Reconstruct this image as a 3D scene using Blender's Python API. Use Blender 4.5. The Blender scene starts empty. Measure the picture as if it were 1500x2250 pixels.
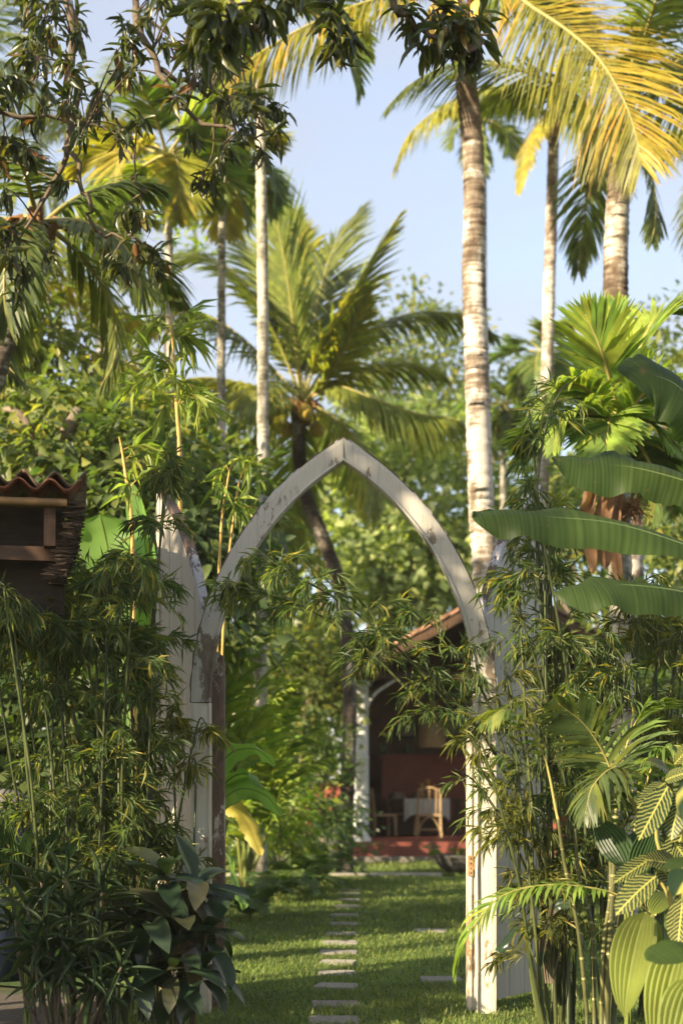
import bpy, math, numpy as np
from mathutils import Vector, Matrix
# ------------------------------------------------------------------ camera, sky, sun, exposure
S = bpy.context.scene
COL = S.collection
F_PX, HOR, EYE = 3125.0, 1741.0, 1.3          # focal length in photo pixels, horizon row, eye height
cam = bpy.data.cameras.new('camera'); cam_o = bpy.data.objects.new('camera', cam); COL.objects.link(cam_o)
cam.sensor_fit = 'VERTICAL'; cam.sensor_height = 36; cam.sensor_width = 24; cam.lens = 50
cam.shift_y = (HOR - 1125) / 2250
cam_o.location = (0, 0, EYE); cam_o.rotation_euler = (math.radians(90), 0, 0)
cam.clip_end = 2000; cam.clip_start = 0.05
cam.dof.use_dof = True; cam.dof.focus_distance = 8.1; cam.dof.aperture_fstop = 1.8
S.camera = cam_o
SUN = Vector((-0.74, -0.58, 0.42)).normalized()
sun = bpy.data.lights.new('sun', 'SUN'); sun.energy = 5.0; sun.angle = math.radians(0.6); sun.color = (1.0, 0.83, 0.57)
sun_o = bpy.data.objects.new('sun', sun); COL.objects.link(sun_o)
sun_o.rotation_euler = SUN.to_track_quat('Z', 'Y').to_euler()
W = bpy.data.worlds.new('World'); S.world = W; W.use_nodes = True
nt = W.node_tree; nt.nodes.clear()
sky = nt.nodes.new('ShaderNodeTexSky'); sky.sky_type = 'NISHITA'; sky.sun_disc = False
sky.sun_elevation = math.asin(SUN.z); sky.sun_rotation = math.atan2(SUN.x, SUN.y) % (2 * math.pi)
sky.air_density = 1.0; sky.dust_density = 1.3; sky.ozone_density = 1.0
tc = nt.nodes.new('ShaderNodeTexCoord')
mp = nt.nodes.new('ShaderNodeMapping'); mp.inputs['Scale'].default_value = (1.0, 1.0, 2.6)
cn = nt.nodes.new('ShaderNodeTexNoise'); cn.inputs['Scale'].default_value = 2.3; cn.inputs['Detail'].default_value = 6; cn.inputs['Roughness'].default_value = .55
cr_ = nt.nodes.new('ShaderNodeValToRGB'); cr_.color_ramp.elements[0].position = .47; cr_.color_ramp.elements[1].position = .72
cr_.color_ramp.elements[0].color = (0.5, 0.5, 0.5, 1); cr_.color_ramp.elements[1].color = (.9, .9, .9, 1)
mx = nt.nodes.new('ShaderNodeMix'); mx.data_type = 'RGBA'; mx.inputs['B'].default_value = (1.75, 1.72, 1.8, 1)
bg = nt.nodes.new('ShaderNodeBackground'); bg.inputs['Strength'].default_value = 0.14
wo = nt.nodes.new('ShaderNodeOutputWorld')
L = nt.links.new
L(tc.outputs['Generated'], mp.inputs['Vector']); L(mp.outputs['Vector'], cn.inputs['Vector']); L(cn.outputs['Fac'], cr_.inputs['Fac'])
L(cr_.outputs['Color'], mx.inputs['Factor']); L(sky.outputs['Color'], mx.inputs['A'])
L(mx.outputs['Result'], bg.inputs['Color']); L(bg.outputs['Background'], wo.inputs['Surface'])
S.view_settings.view_transform = 'Standard'; S.view_settings.look = 'None'; S.view_settings.gamma = 1
S.view_settings.use_curve_mapping = False; S.view_settings.exposure = 1.55
S.render.engine = 'CYCLES'
cy = S.cycles; cy.max_bounces = 8; cy.diffuse_bounces = 5; cy.glossy_bounces = 2; cy.transmission_bounces = 5; cy.transparent_max_bounces = 4
cy.caustics_reflective = False; cy.caustics_refractive = False; cy.volume_bounces = 0; cy.use_denoising = True; cy.sample_clamp_indirect = 6
try: cy.denoiser = 'OPENIMAGEDENOISE'
except Exception: pass

# ------------------------------------------------------------------ helpers: points, meshes, objects
def P(px, py, d): return np.array(((px - 750) / F_PX * d, d, EYE + (HOR - py) / F_PX * d))
def PP(pts, d=None): return np.array([P(p[0], p[1], p[2] if len(p) > 2 else d) for p in pts])
def rng(s): return np.random.default_rng(s)
def unit(v):
    v = np.asarray(v, float); return v / np.maximum(np.linalg.norm(v, axis=-1, keepdims=True), 1e-9)
def spline(pts, n):                                   # Catmull-Rom through the points
    p = np.asarray(pts, float)
    if len(p) == 2: return p[0] + (p[1] - p[0]) * np.linspace(0, 1, n)[:, None]
    q = np.vstack([2 * p[0] - p[1], p, 2 * p[-1] - p[-2]]); m = len(p) - 1
    u = np.linspace(0, m - 1e-6, n); i = u.astype(int); t = (u - i)[:, None]
    a, b, c, d = q[i], q[i + 1], q[i + 2], q[i + 3]
    return .5 * (2 * b + (c - a) * t + (2 * a - 5 * b + 4 * c - d) * t ** 2 + (3 * b - a - 3 * c + d) * t ** 3)

class Geo:
    def __init__(s): s.v, s.f, s.t, s.n = [], {3: [], 4: []}, [], 0
    def add(s, V, Fa, tint=0.0):
        V = np.asarray(V, float).reshape(-1, 3); Fa = np.asarray(Fa, int)
        s.f[Fa.shape[1]].append(Fa + s.n); s.v.append(V)
        s.t.append(np.broadcast_to(np.asarray(tint, float).ravel(), (len(V),)) if np.size(tint) == 1 else np.asarray(tint, float).ravel())
        s.n += len(V); return s
    def add2(s, V, Fs, tint=0.0):
        base = s.n; V = np.asarray(V, float).reshape(-1, 3); s.v.append(V)
        s.t.append(np.full(len(V), float(tint))); s.n += len(V)
        for f in Fs:
            if len(f) in (3, 4): s.f[len(f)].append(np.array([f]) + base)
            else:
                for k in range(1, len(f) - 1): s.f[3].append(np.array([[f[0], f[k], f[k + 1]]]) + base)
        return s
    def box(s, a, b, tint=0.0):
        x0, y0, z0 = a; x1, y1, z1 = b
        V = [(x0,y0,z0),(x1,y0,z0),(x1,y1,z0),(x0,y1,z0),(x0,y0,z1),(x1,y0,z1),(x1,y1,z1),(x0,y1,z1)]
        return s.add(V, [(0,3,2,1),(4,5,6,7),(0,1,5,4),(1,2,6,5),(2,3,7,6),(3,0,4,7)], tint)
    def bar(s, p, q, w, h=None, tint=0.0):            # a box along a line
        p, q = np.asarray(p, float), np.asarray(q, float); h = h or w
        t = unit(q - p); up = np.array((0, 0, 1.)) if abs(t[2]) < .95 else np.array((0, 1., 0))
        a = unit(np.cross(t, up)) * w / 2; b = unit(np.cross(a, t)) * h / 2
        V = [p-a-b, p+a-b, p+a+b, p-a+b, q-a-b, q+a-b, q+a+b, q-a+b]
        return s.add(V, [(0,1,2,3),(7,6,5,4),(0,4,5,1),(1,5,6,2),(2,6,7,3),(3,7,4,0)], tint)
    def tube(s, pts, rad, sides=8, tint=0.0, cap=True):
        p = np.asarray(pts, float); n = len(p); r = np.broadcast_to(np.asarray(rad, float), (n,))
        T = unit(np.gradient(p, axis=0)); ref = np.array((0.13, 1.0, 0.07)) if abs(T[:, 1]).mean() < .8 else np.array((0.1, 0.05, 1.0))
        A = unit(np.cross(T, ref)); B = np.cross(T, A)
        a = np.arange(sides) * 2 * math.pi / sides
        V = p[:, None] + r[:, None, None] * (A[:, None] * np.cos(a)[None, :, None] + B[:, None] * np.sin(a)[None, :, None])
        i = np.arange(n - 1)[:, None] * sides; j = np.arange(sides)[None]; k = (j + 1) % sides
        Fq = np.stack([i + j, i + k, i + sides + k, i + sides + j], -1).reshape(-1, 4)
        s.add(V.reshape(-1, 3), Fq, tint)
        if cap:
            for e, o in ((0, 0), (n - 1, (n - 1) * sides)):
                ids = [o + q for q in range(sides)]; b0 = s.n - n * sides
                for q in range(1, sides - 1): s.f[3].append(np.array([[ids[0], ids[q], ids[q + 1]]]) + b0)
        return s
    def lathe(s, c, prof, sides=16, tint=0.0):        # prof: (radius, height)
        c = np.asarray(c, float); a = np.arange(sides) * 2 * math.pi / sides; pr = np.asarray(prof, float)
        V = np.stack([c[0] + pr[:, 0:1] * np.cos(a), c[1] + pr[:, 0:1] * np.sin(a), c[2] + pr[:, 1:2] + 0 * a], -1)
        n = len(pr); i = np.arange(n - 1)[:, None] * sides; j = np.arange(sides)[None]; k = (j + 1) % sides
        return s.add(V.reshape(-1, 3), np.stack([i + j, i + k, i + sides + k, i + sides + j], -1).reshape(-1, 4), tint)
    def mesh(s, name, mat, smooth=True):
        me = bpy.data.meshes.new(name); V = np.concatenate(s.v) if s.v else np.zeros((0, 3)); 
        f3 = np.concatenate(s.f[3]) if s.f[3] else np.zeros((0, 3), int); f4 = np.concatenate(s.f[4]) if s.f[4] else np.zeros((0, 4), int)
        me.vertices.add(len(V)); me.vertices.foreach_set('co', V.astype(np.float32).ravel())
        nl = f3.size + f4.size; me.loops.add(nl); me.loops.foreach_set('vertex_index', np.concatenate([f4.ravel(), f3.ravel()]).astype(np.int32))
        me.polygons.add(len(f4) + len(f3))
        me.polygons.foreach_set('loop_start', np.concatenate([np.arange(len(f4)) * 4, f4.size + np.arange(len(f3)) * 3]).astype(np.int32))
        me.polygons.foreach_set('use_smooth', np.full(len(f4) + len(f3), smooth))
        at = me.attributes.new('tint', 'FLOAT', 'POINT'); at.data.foreach_set('value', np.concatenate(s.t).astype(np.float32))
        me.update(calc_edges=True)
        if mat: me.materials.append(mat)
        return me
    def obj(s, name, mat, parent=None, kind=None, smooth=True, label=None):
        return link(name, s.mesh(name, mat, smooth), parent, kind, label)

def link(name, me, parent=None, kind=None, label=None, M=None):
    o = bpy.data.objects.new(name, me); COL.objects.link(o)
    if M is not None: o.matrix_basis = M
    if parent is not None:
        o.parent = parent
        if parent.type == 'EMPTY': o.matrix_parent_inverse = Matrix.Translation(-parent.location)
        elif parent.get('own_frame'): o.matrix_parent_inverse = parent.matrix_basis.inverted()
    if kind: o['kind'] = kind
    if label: o['label'] = label
    return o
def thing(name, label, cat, loc, group=None):
    o = bpy.data.objects.new(name, None); COL.objects.link(o); o.location = Vector([float(c) for c in loc]); o.empty_display_size = .1
    o['label'] = label; o['category'] = cat
    if group: o['group'] = group
    return o
def tag(o, label, cat, group=None):
    o['label'] = label; o['category'] = cat
    if group: o['group'] = group
    return o

# ------------------------------------------------------------------ materials
def nodes(name):
    m = bpy.data.materials.new(name); m.use_nodes = True; t = m.node_tree; t.nodes.clear()
    return m, t, (lambda k, **kw: mk(t, k, kw)), t.links.new
def mk(t, k, kw):
    n = t.nodes.new('ShaderNode' + k)
    for a, v in kw.items():
        if hasattr(n, a): setattr(n, a, v)
        else: n.inputs[a.replace('_', ' ')].default_value = v
    return n
def ramp(N, cols, pos=None):
    r = N('ValToRGB'); e = r.color_ramp.elements
    pos = pos or [i / (len(cols) - 1) for i in range(len(cols))]
    while len(e) < len(cols): e.new(.5)
    for q, c, p in zip(e, cols, pos): q.position = p; q.color = (*c, 1)
    return r
def rnd_value(N, K):                                  # per-leaf random number, the same for joined leaves and single leaf objects
    a = N('Attribute', attribute_name='tint'); o = N('ObjectInfo'); s = N('Math', operation='ADD'); f = N('Math', operation='FRACT')
    K(a.outputs['Fac'], s.inputs[0]); K(o.outputs['Random'], s.inputs[1]); K(s.outputs[0], f.inputs[0]); return f.outputs[0]
def leafmat(name, cols, trans=.42, tcol=(1.9, 2.05, .75), rough=.42, spec=.4, pos=None, noise=8.0, veins=None, gain=1.25):
    m, t, N, K = nodes(name)
    cols = [(c[0] * 1.08 + .02 * c[1], c[1] * .98, c[2] * 1.2 + .05 * c[1]) if c[1] > 1.15 * c[0] else c for c in cols]      # tropical greens lean to olive
    r = ramp(N, cols, pos); K(rnd_value(N, K), r.inputs['Fac'])
    g = N('NewGeometry'); nz = N('TexNoise', Scale=noise, Detail=3.0); K(g.outputs['Position'], nz.inputs['Vector'])
    mr = N('MapRange'); mr.inputs['From Min'].default_value = .3; mr.inputs['From Max'].default_value = .7
    mr.inputs['To Min'].default_value = .68 * gain; mr.inputs['To Max'].default_value = 1.28 * gain; K(nz.outputs['Fac'], mr.inputs['Value'])
    mu = N('VectorMath', operation='SCALE'); K(r.outputs['Color'], mu.inputs[0]); K(mr.outputs['Result'], mu.inputs['Scale'])
    col = mu.outputs['Vector']
    if veins: col = veins(N, K, col)
    b = N('BsdfPrincipled', Roughness=rough); b.inputs['Specular IOR Level'].default_value = spec; K(col, b.inputs['Base Color'])
    tm = N('VectorMath', operation='MULTIPLY'); K(col, tm.inputs[0]); tm.inputs[1].default_value = tcol
    tr = N('BsdfTranslucent'); K(tm.outputs['Vector'], tr.inputs['Color'])
    ms = N('MixShader'); ms.inputs['Fac'].default_value = trans; K(b.outputs[0], ms.inputs[1]); K(tr.outputs[0], ms.inputs[2])
    o = N('OutputMaterial'); K(ms.outputs[0], o.inputs['Surface']); return m
def plain(name, c1, c2, scale=6.0, rough=.7, bump=.3, stretch=(1, 1, 1), spec=.3, detail=6.0, c3=None, var=0.0, dist=.01):
    m, t, N, K = nodes(name)
    g = N('TexCoord'); mp = N('Mapping'); mp.inputs['Scale'].default_value = stretch; K(g.outputs['Object'], mp.inputs['Vector'])
    nz = N('TexNoise', Scale=scale, Detail=detail, Roughness=.6); K(mp.outputs['Vector'], nz.inputs['Vector'])
    cols = [c1, c2] + ([c3] if c3 else []); r = ramp(N, cols, [.34, .66] if not c3 else [.3, .5, .7]); K(nz.outputs['Fac'], r.inputs['Fac'])
    col = r.outputs['Color']
    if var:
        v = N('MapRange'); v.inputs['To Min'].default_value = 1 - var; v.inputs['To Max'].default_value = 1 + var; K(rnd_value(N, K), v.inputs['Value'])
        mu = N('VectorMath', operation='SCALE'); K(col, mu.inputs[0]); K(v.outputs['Result'], mu.inputs['Scale']); col = mu.outputs['Vector']
    b = N('BsdfPrincipled', Roughness=rough); b.inputs['Specular IOR Level'].default_value = spec; K(col, b.inputs['Base Color'])
    if bump:
        bp = N('Bump', Strength=bump); bp.inputs['Distance'].default_value = dist; K(nz.outputs['Fac'], bp.inputs['Height']); K(bp.outputs['Normal'], b.inputs['Normal'])
    o = N('OutputMaterial'); K(b.outputs[0], o.inputs['Surface']); return m
def painted(name, paint, paint2, wood, amount=.62, seed=0.0):   # cream paint, stained and flaked off down to the wood
    m, t, N, K = nodes(name)
    g = N('TexCoord'); mp = N('Mapping'); mp.inputs['Location'].default_value = (seed, seed * 2, seed); mp.inputs['Scale'].default_value = (1, 1, .45); K(g.outputs['Object'], mp.inputs['Vector'])
    big = N('TexNoise', Scale=3.2, Detail=3.0); K(mp.outputs[0], big.inputs['Vector'])
    fine = N('TexNoise', Scale=34.0, Detail=8.0, Roughness=.7); K(mp.outputs[0], fine.inputs['Vector'])
    ad = N('Math', operation='MULTIPLY_ADD'); K(big.outputs['Fac'], ad.inputs[0]); ad.inputs[1].default_value = .85
    sc = N('Math', operation='MULTIPLY'); K(fine.outputs['Fac'], sc.inputs[0]); sc.inputs[1].default_value = .42; K(sc.outputs[0], ad.inputs[2])
    k = ramp(N, [(0, 0, 0), (1, 1, 1)], [amount + .1, amount + .13]); K(ad.outputs[0], k.inputs['Fac'])
    gr = N('TexNoise', Scale=9.0, Detail=6.0); mp2 = N('Mapping'); mp2.inputs['Scale'].default_value = (6, 6, .5); K(g.outputs['Object'], mp2.inputs['Vector']); K(mp2.outputs[0], gr.inputs['Vector'])
    pr = ramp(N, [paint2, paint, paint2], [.25, .5, .85]); K(gr.outputs['Fac'], pr.inputs['Fac'])
    wr = ramp(N, [tuple(c * .45 for c in wood), wood], [.35, .65]); K(fine.outputs['Fac'], wr.inputs['Fac'])
    mi = N('Mix', data_type='RGBA'); K(k.outputs['Color'], mi.inputs['Factor']); K(pr.outputs['Color'], mi.inputs['A']); K(wr.outputs['Color'], mi.inputs['B'])
    b = N('BsdfPrincipled', Roughness=.55); b.inputs['Specular IOR Level'].default_value = .3; K(mi.outputs['Result'], b.inputs['Base Color'])
    inv = N('Math', operation='SUBTRACT'); inv.inputs[0].default_value = 1.0; K(k.outputs['Color'], inv.inputs[1])
    h = N('Math', operation='MULTIPLY_ADD'); K(gr.outputs['Fac'], h.inputs[0]); h.inputs[1].default_value = .35; K(inv.outputs[0], h.inputs[2])
    bp = N('Bump', Strength=.5); bp.inputs['Distance'].default_value = .004; K(h.outputs[0], bp.inputs['Height']); K(bp.outputs['Normal'], b.inputs['Normal'])
    o = N('OutputMaterial'); K(b.outputs[0], o.inputs['Surface']); return m
def trunkmat(name, pale, mid, dark, zscale=2.2, bias=.5):
    m, t, N, K = nodes(name)
    g = N('TexCoord'); n1 = N('TexNoise', Scale=zscale, Detail=5.0, Roughness=.65); mp = N('Mapping'); mp.inputs['Scale'].default_value = (2.2, 2.2, 1.0); K(g.outputs['Object'], mp.inputs['Vector']); K(mp.outputs[0], n1.inputs['Vector'])
    mp2 = N('Mapping'); mp2.inputs['Scale'].default_value = (2.0, 2.0, 16.0); K(g.outputs['Object'], mp2.inputs['Vector'])
    n2 = N('TexNoise', Scale=2.0, Detail=4.0); K(mp2.outputs[0], n2.inputs['Vector'])
    mu = N('Math', operation='MULTIPLY_ADD'); K(n2.outputs['Fac'], mu.inputs[0]); mu.inputs[1].default_value = .36
    m2 = N('Math', operation='MULTIPLY'); K(n1.outputs['Fac'], m2.inputs[0]); m2.inputs[1].default_value = .94; K(m2.outputs[0], mu.inputs[2])
    at = N('Attribute', attribute_name='tint'); ad = N('Math', operation='ADD'); K(mu.outputs[0], ad.inputs[0]); K(at.outputs['Fac'], ad.inputs[1])
    r = ramp(N, [pale, pale, mid, dark], [0, bias + .1, bias + .17, bias + .3]); K(ad.outputs[0], r.inputs['Fac'])
    b = N('BsdfPrincipled', Roughness=.85); b.inputs['Specular IOR Level'].default_value = .15; K(r.outputs['Color'], b.inputs['Base Color'])
    bp = N('Bump', Strength=.6); bp.inputs['Distance'].default_value = .02; K(mu.outputs[0], bp.inputs['Height']); K(bp.outputs['Normal'], b.inputs['Normal'])
    o = N('OutputMaterial'); K(b.outputs[0], o.inputs['Surface']); return m

def zebra_veins(N, K, col):                           # pale yellow midrib and side veins of the leaf's own pattern
    tc = N('TexCoord'); s = N('SeparateXYZ'); K(tc.outputs['Object'], s.inputs[0])
    ax = N('Math', operation='ABSOLUTE'); K(s.outputs['X'], ax.inputs[0])
    m1 = N('Math', operation='MULTIPLY_ADD'); wn = N('TexNoise', Scale=5.0, Detail=2.0); K(tc.outputs['Object'], wn.inputs['Vector']); wa = N('Math', operation='MULTIPLY_ADD'); K(wn.outputs['Fac'], wa.inputs[0]); wa.inputs[1].default_value = .16; K(ax.outputs[0], wa.inputs[2]); K(wa.outputs[0], m1.inputs[0]); m1.inputs[1].default_value = -.55; K(s.outputs['Y'], m1.inputs[2])
    m2 = N('Math', operation='MULTIPLY'); K(m1.outputs[0], m2.inputs[0]); m2.inputs[1].default_value = 11.5
    fr = N('Math', operation='PINGPONG'); K(m2.outputs[0], fr.inputs[0]); fr.inputs[1].default_value = .5
    lat = N('MapRange'); K(fr.outputs[0], lat.inputs['Value']); lat.inputs['From Min'].default_value = .05; lat.inputs['From Max'].default_value = .19; lat.inputs['To Min'].default_value = .85; lat.inputs['To Max'].default_value = 0.0
    mid = N('Math', operation='LESS_THAN'); K(ax.outputs[0], mid.inputs[0]); mid.inputs[1].default_value = .028
    mxn = N('Math', operation='MAXIMUM'); K(lat.outputs[0], mxn.inputs[0]); K(mid.outputs[0], mxn.inputs[1])
    sc = N('Math', operation='MULTIPLY'); K(mxn.outputs[0], sc.inputs[0]); sc.inputs[1].default_value = .9
    mi = N('Mix', data_type='RGBA'); K(sc.outputs[0], mi.inputs['Factor']); K(col, mi.inputs['A']); mi.inputs['B'].default_value = (.42, .40, .10, 1)
    return mi.outputs['Result']
def banana_veins(N, K, col):                          # faint side veins; 'tint' runs from the leaf's base to its tip
    at = N('Attribute', attribute_name='tint'); m = N('Math', operation='MULTIPLY'); K(at.outputs['Fac'], m.inputs[0]); m.inputs[1].default_value = 330.0
    sn = N('Math', operation='SINE'); K(m.outputs[0], sn.inputs[0])
    nz = N('TexNoise', Scale=1.0, Detail=4.0); nz.noise_dimensions = '1D'; m3 = N('Math', operation='MULTIPLY'); K(at.outputs['Fac'], m3.inputs[0]); m3.inputs[1].default_value = 60.0; K(m3.outputs[0], nz.inputs['W'])
    ad = N('Math', operation='MULTIPLY_ADD'); K(sn.outputs[0], ad.inputs[0]); ad.inputs[1].default_value = .13
    a2 = N('Math', operation='MULTIPLY_ADD'); K(nz.outputs['Fac'], a2.inputs[0]); a2.inputs[1].default_value = .9; a2.inputs[2].default_value = .52; K(a2.outputs[0], ad.inputs[2])
    s = N('VectorMath', operation='SCALE'); K(col, s.inputs[0]); K(ad.outputs[0], s.inputs['Scale'])
    g = N('NewGeometry'); sp = N('TexNoise', Scale=16.0, Detail=5.0, Roughness=.65); K(g.outputs['Position'], sp.inputs['Vector'])      # brown spots of an old leaf
    k = ramp(N, [(0, 0, 0), (.8, .8, .8)], [.64, .70]); K(sp.outputs['Fac'], k.inputs['Fac'])
    mi = N('Mix', data_type='RGBA'); K(k.outputs['Color'], mi.inputs['Factor']); K(s.outputs['Vector'], mi.inputs['A']); mi.inputs['B'].default_value = (.10, .072, .03, 1); return mi.outputs['Result']
M = {}
M['bamboo'] = leafmat('bamboo_leaf', [(.040, .075, .022), (.06, .105, .026), (.09, .13, .028), (.15, .15, .03), (.26, .21, .05)], pos=[0, .4, .72, .9, 1], rough=.45)
M['bamboo_y'] = leafmat('bamboo_leaf_yellowish', [(.05, .075, .02), (.08, .105, .02), (.14, .14, .025), (.22, .19, .04)], pos=[0, .35, .75, 1])
M['goldleaf'] = leafmat('golden_bamboo_leaf', [(.10, .17, .025), (.15, .22, .03), (.22, .26, .04)])
M['mango'] = leafmat('mango_leaf', [(.036, .056, .014), (.055, .078, .016), (.080, .100, .018), (.13, .125, .02), (.16, .065, .028)], pos=[0, .45, .8, .93, 1], trans=.3, rough=.33, spec=.5, gain=1.0)
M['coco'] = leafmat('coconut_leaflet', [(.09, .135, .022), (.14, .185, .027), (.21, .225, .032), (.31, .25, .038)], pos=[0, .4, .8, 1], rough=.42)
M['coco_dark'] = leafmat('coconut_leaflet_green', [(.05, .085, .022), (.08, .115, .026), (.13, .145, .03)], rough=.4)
M['coco_y'] = leafmat('coconut_leaflet_golden', [(.20, .22, .03), (.28, .27, .036), (.36, .29, .04)], rough=.45, gain=1.0)
M['coco_g'] = leafmat('coconut_leaflet_mixed_gold', [(.13, .15, .022), (.24, .22, .03), (.36, .27, .036), (.44, .25, .04)], pos=[0, .4, .8, 1], rough=.42, gain=1.1)
M['areca'] = leafmat('areca_leaflet', [(.06, .115, .022), (.09, .15, .026), (.16, .19, .03)], rough=.4)
M['areca_b'] = leafmat('areca_leaflet_bright', [(.10, .19, .022), (.16, .24, .026), (.24, .27, .04)], rough=.38)
M['banana'] = leafmat('banana_leaf', [(.032, .062, .012), (.045, .080, .015)], noise=2.5, rough=.5, spec=.18, trans=.45, tcol=(1.8, 2.3, .6), veins=banana_veins, gain=1.0)
M['heliconia'] = leafmat('heliconia_leaf', [(.08, .18, .03), (.11, .21, .035)], noise=2.5, rough=.38, trans=.45)
M['yellowleaf'] = leafmat('yellow_old_leaf', [(.32, .29, .05), (.36, .30, .06)], noise=6, rough=.5, gain=1.0)
M['ti'] = leafmat('cordyline_leaf', [(.018, .040, .016), (.028, .055, .020), (.055, .042, .020)], trans=.22, rough=.30, spec=.45, noise=9, gain=1.0)
M['dracaena'] = leafmat('narrow_leaf', [(.022, .048, .016), (.034, .066, .02), (.05, .08, .022)], trans=.3, rough=.42, spec=.25, gain=1.0)
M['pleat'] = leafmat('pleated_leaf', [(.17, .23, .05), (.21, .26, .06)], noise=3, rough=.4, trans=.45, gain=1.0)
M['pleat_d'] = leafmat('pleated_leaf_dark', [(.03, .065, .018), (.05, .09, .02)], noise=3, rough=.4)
M['zebra'] = leafmat('zebra_leaf', [(.012, .030, .010), (.016, .038, .012), (.035, .050, .012)], noise=4, spec=.25, rough=.45, trans=.3, veins=zebra_veins, gain=1.0)
M['tree_a'] = leafmat('broad_leaf_mid', [(.06, .10, .022), (.09, .135, .026), (.15, .18, .03), (.24, .21, .035)], pos=[0, .5, .9, 1])
M['tree_b'] = leafmat('broad_leaf_light', [(.11, .18, .04), (.22, .30, .09), (.42, .46, .19)], pos=[0, .5, 1], trans=.45, gain=1.0)
M['tree_c'] = leafmat('broad_leaf_dark', [(.035, .07, .018), (.055, .095, .022), (.09, .12, .025)])
M['fern'] = leafmat('fern_leaf', [(.05, .10, .025), (.07, .13, .03), (.10, .15, .03)])
M['grass'] = leafmat('grass_blade', [(.085, .15, .026), (.125, .195, .035), (.17, .23, .042), (.26, .26, .08)], pos=[0, .45, .85, 1], trans=.35, rough=.5, noise=1.3, gain=1.1)
M['deadfrond'] = leafmat('dead_frond', [(.17, .085, .042), (.25, .135, .07), (.13, .07, .04)], trans=.25, rough=.7, gain=1.0)
M['fibre'] = plain('palm_fibre', (.16, .08, .035), (.28, .15, .06), 20, .9)
M['rachis'] = plain('frond_rachis', (.26, .24, .07), (.34, .28, .09), 8, .5)
M['midrib'] = plain('banana_midrib', (.075, .12, .035), (.11, .15, .05), 6, .5, .1)
M['rachis_g'] = plain('frond_stalk_green', (.10, .14, .03), (.2, .2, .05), 6, .5)
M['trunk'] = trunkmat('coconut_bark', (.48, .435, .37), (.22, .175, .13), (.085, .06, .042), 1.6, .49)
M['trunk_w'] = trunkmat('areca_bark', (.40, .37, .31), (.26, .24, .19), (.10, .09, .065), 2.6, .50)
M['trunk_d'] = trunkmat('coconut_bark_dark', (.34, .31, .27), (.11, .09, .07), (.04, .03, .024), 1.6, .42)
M['bark'] = plain('tree_bark', (.10, .075, .05), (.24, .19, .14), 9, .9, .8, (1, 1, .3))
M['twig'] = plain('mango_twig', (.075, .055, .035), (.14, .105, .07), 14, .85, .4)
M['culm'] = plain('bamboo_culm', (.030, .045, .015), (.075, .085, .026), 7, .4, .15, (1, 1, .3), var=.3)
M['culm_gold'] = plain('golden_culm', (.42, .25, .06), (.55, .36, .10), 7, .4, .1, (1, 1, .3))
M['cane'] = plain('areca_cane', (.045, .055, .018), (.12, .115, .04), 9, .45, .2, (1, 1, .5), var=.2)
M['cane_node'] = plain('areca_cane_ring', (.20, .19, .075), (.30, .27, .11), 20, .6, 0)

# ------------------------------------------------------------------ leaves and plants
def leaf_t(n=3, a=.55, b=.9, fold=.25, curl=.25, wave=0.0):     # a leaf blade: y along, x across, folded at the midrib, tip bending down
    t = np.linspace(0, 1, n + 1); w = np.maximum(t, 1e-4) ** a * (1 - t) ** b
    tm = np.linspace(0, 1, 200); w = .5 * w / (tm ** a * (1 - tm) ** b).max(); w[0] = .05; w[-1] = .012
    V = []
    for k in range(n + 1):
        z = -curl * t[k] ** 2; e = fold * w[k]; y = t[k] - .25 * curl * curl * t[k] ** 3
        V += [(-w[k], y, z + e * .5 + wave * math.sin(9 * t[k])), (0, y, z - e * .1), (w[k], y, z + e * .5 + wave * math.sin(9 * t[k] + 1.7))]
    Fq = []
    for k in range(n):
        o = 3 * k; Fq += [(o, o + 1, o + 4, o + 3), (o + 1, o + 2, o + 5, o + 4)]
    V = np.array(V); V[:, 0] *= 1.0
    return V, np.array(Fq)
DIAMOND = (np.array([(0, 0, 0), (.5, .42, .06), (0, 1, -.12), (-.5, .42, .06)], float), np.array([(0, 1, 2, 3)]))
T_BAM = leaf_t(2, .45, 1.0, .3, .25); T_LEAF = leaf_t(3, .6, .9, .35, .35); T_MANGO = [leaf_t(4, .6, .75, .35, c, wv) for c, wv in ((.15, .02), (.4, .03), (.7, .02))]
def pleated(nf=9, n=9, a=.5, b=.75, curl=.35, amp=.035):
    t = np.linspace(0, 1, n + 1); tm = np.linspace(0, 1, 200); w = .5 * (np.maximum(t, 1e-4) ** a * (1 - t) ** b) / (tm ** a * (1 - tm) ** b).max(); w[0] = .03; w[-1] = .01
    m = 2 * nf + 1; u = np.linspace(-1, 1, m); V = []
    for k in range(n + 1):
        for j in range(m): V.append((u[j] * w[k], t[k] - .12 * curl * t[k] ** 3, -curl * t[k] ** 2 + amp * w[k] * 2 * (j % 2) + .18 * w[k] * abs(u[j])))
    i = np.arange(n)[:, None] * m; j = np.arange(m - 1)[None]
    return np.array(V), np.stack([i + j, i + j + 1, i + m + j + 1, i + m + j], -1).reshape(-1, 4)
def frames(d, up, Ln, Wd):
    y = unit(d); x = unit(np.cross(y, up)); z = np.cross(x, y); Ln = np.broadcast_to(Ln, (len(y),)); Wd = np.broadcast_to(Wd, (len(y),))
    return np.stack([x * Wd[:, None], y * Ln[:, None], z * Ln[:, None]], -1)
def scatter(G, tm, pos, R, tint):
    tv, tf = tm; n, k = len(pos), len(tv)
    V = np.einsum('nij,kj->nki', R, tv) + pos[:, None]
    G.add(V.reshape(-1, 3), (tf[None] + (np.arange(n) * k)[:, None, None]).reshape(-1, tf.shape[1]), np.repeat(tint, k))
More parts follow.
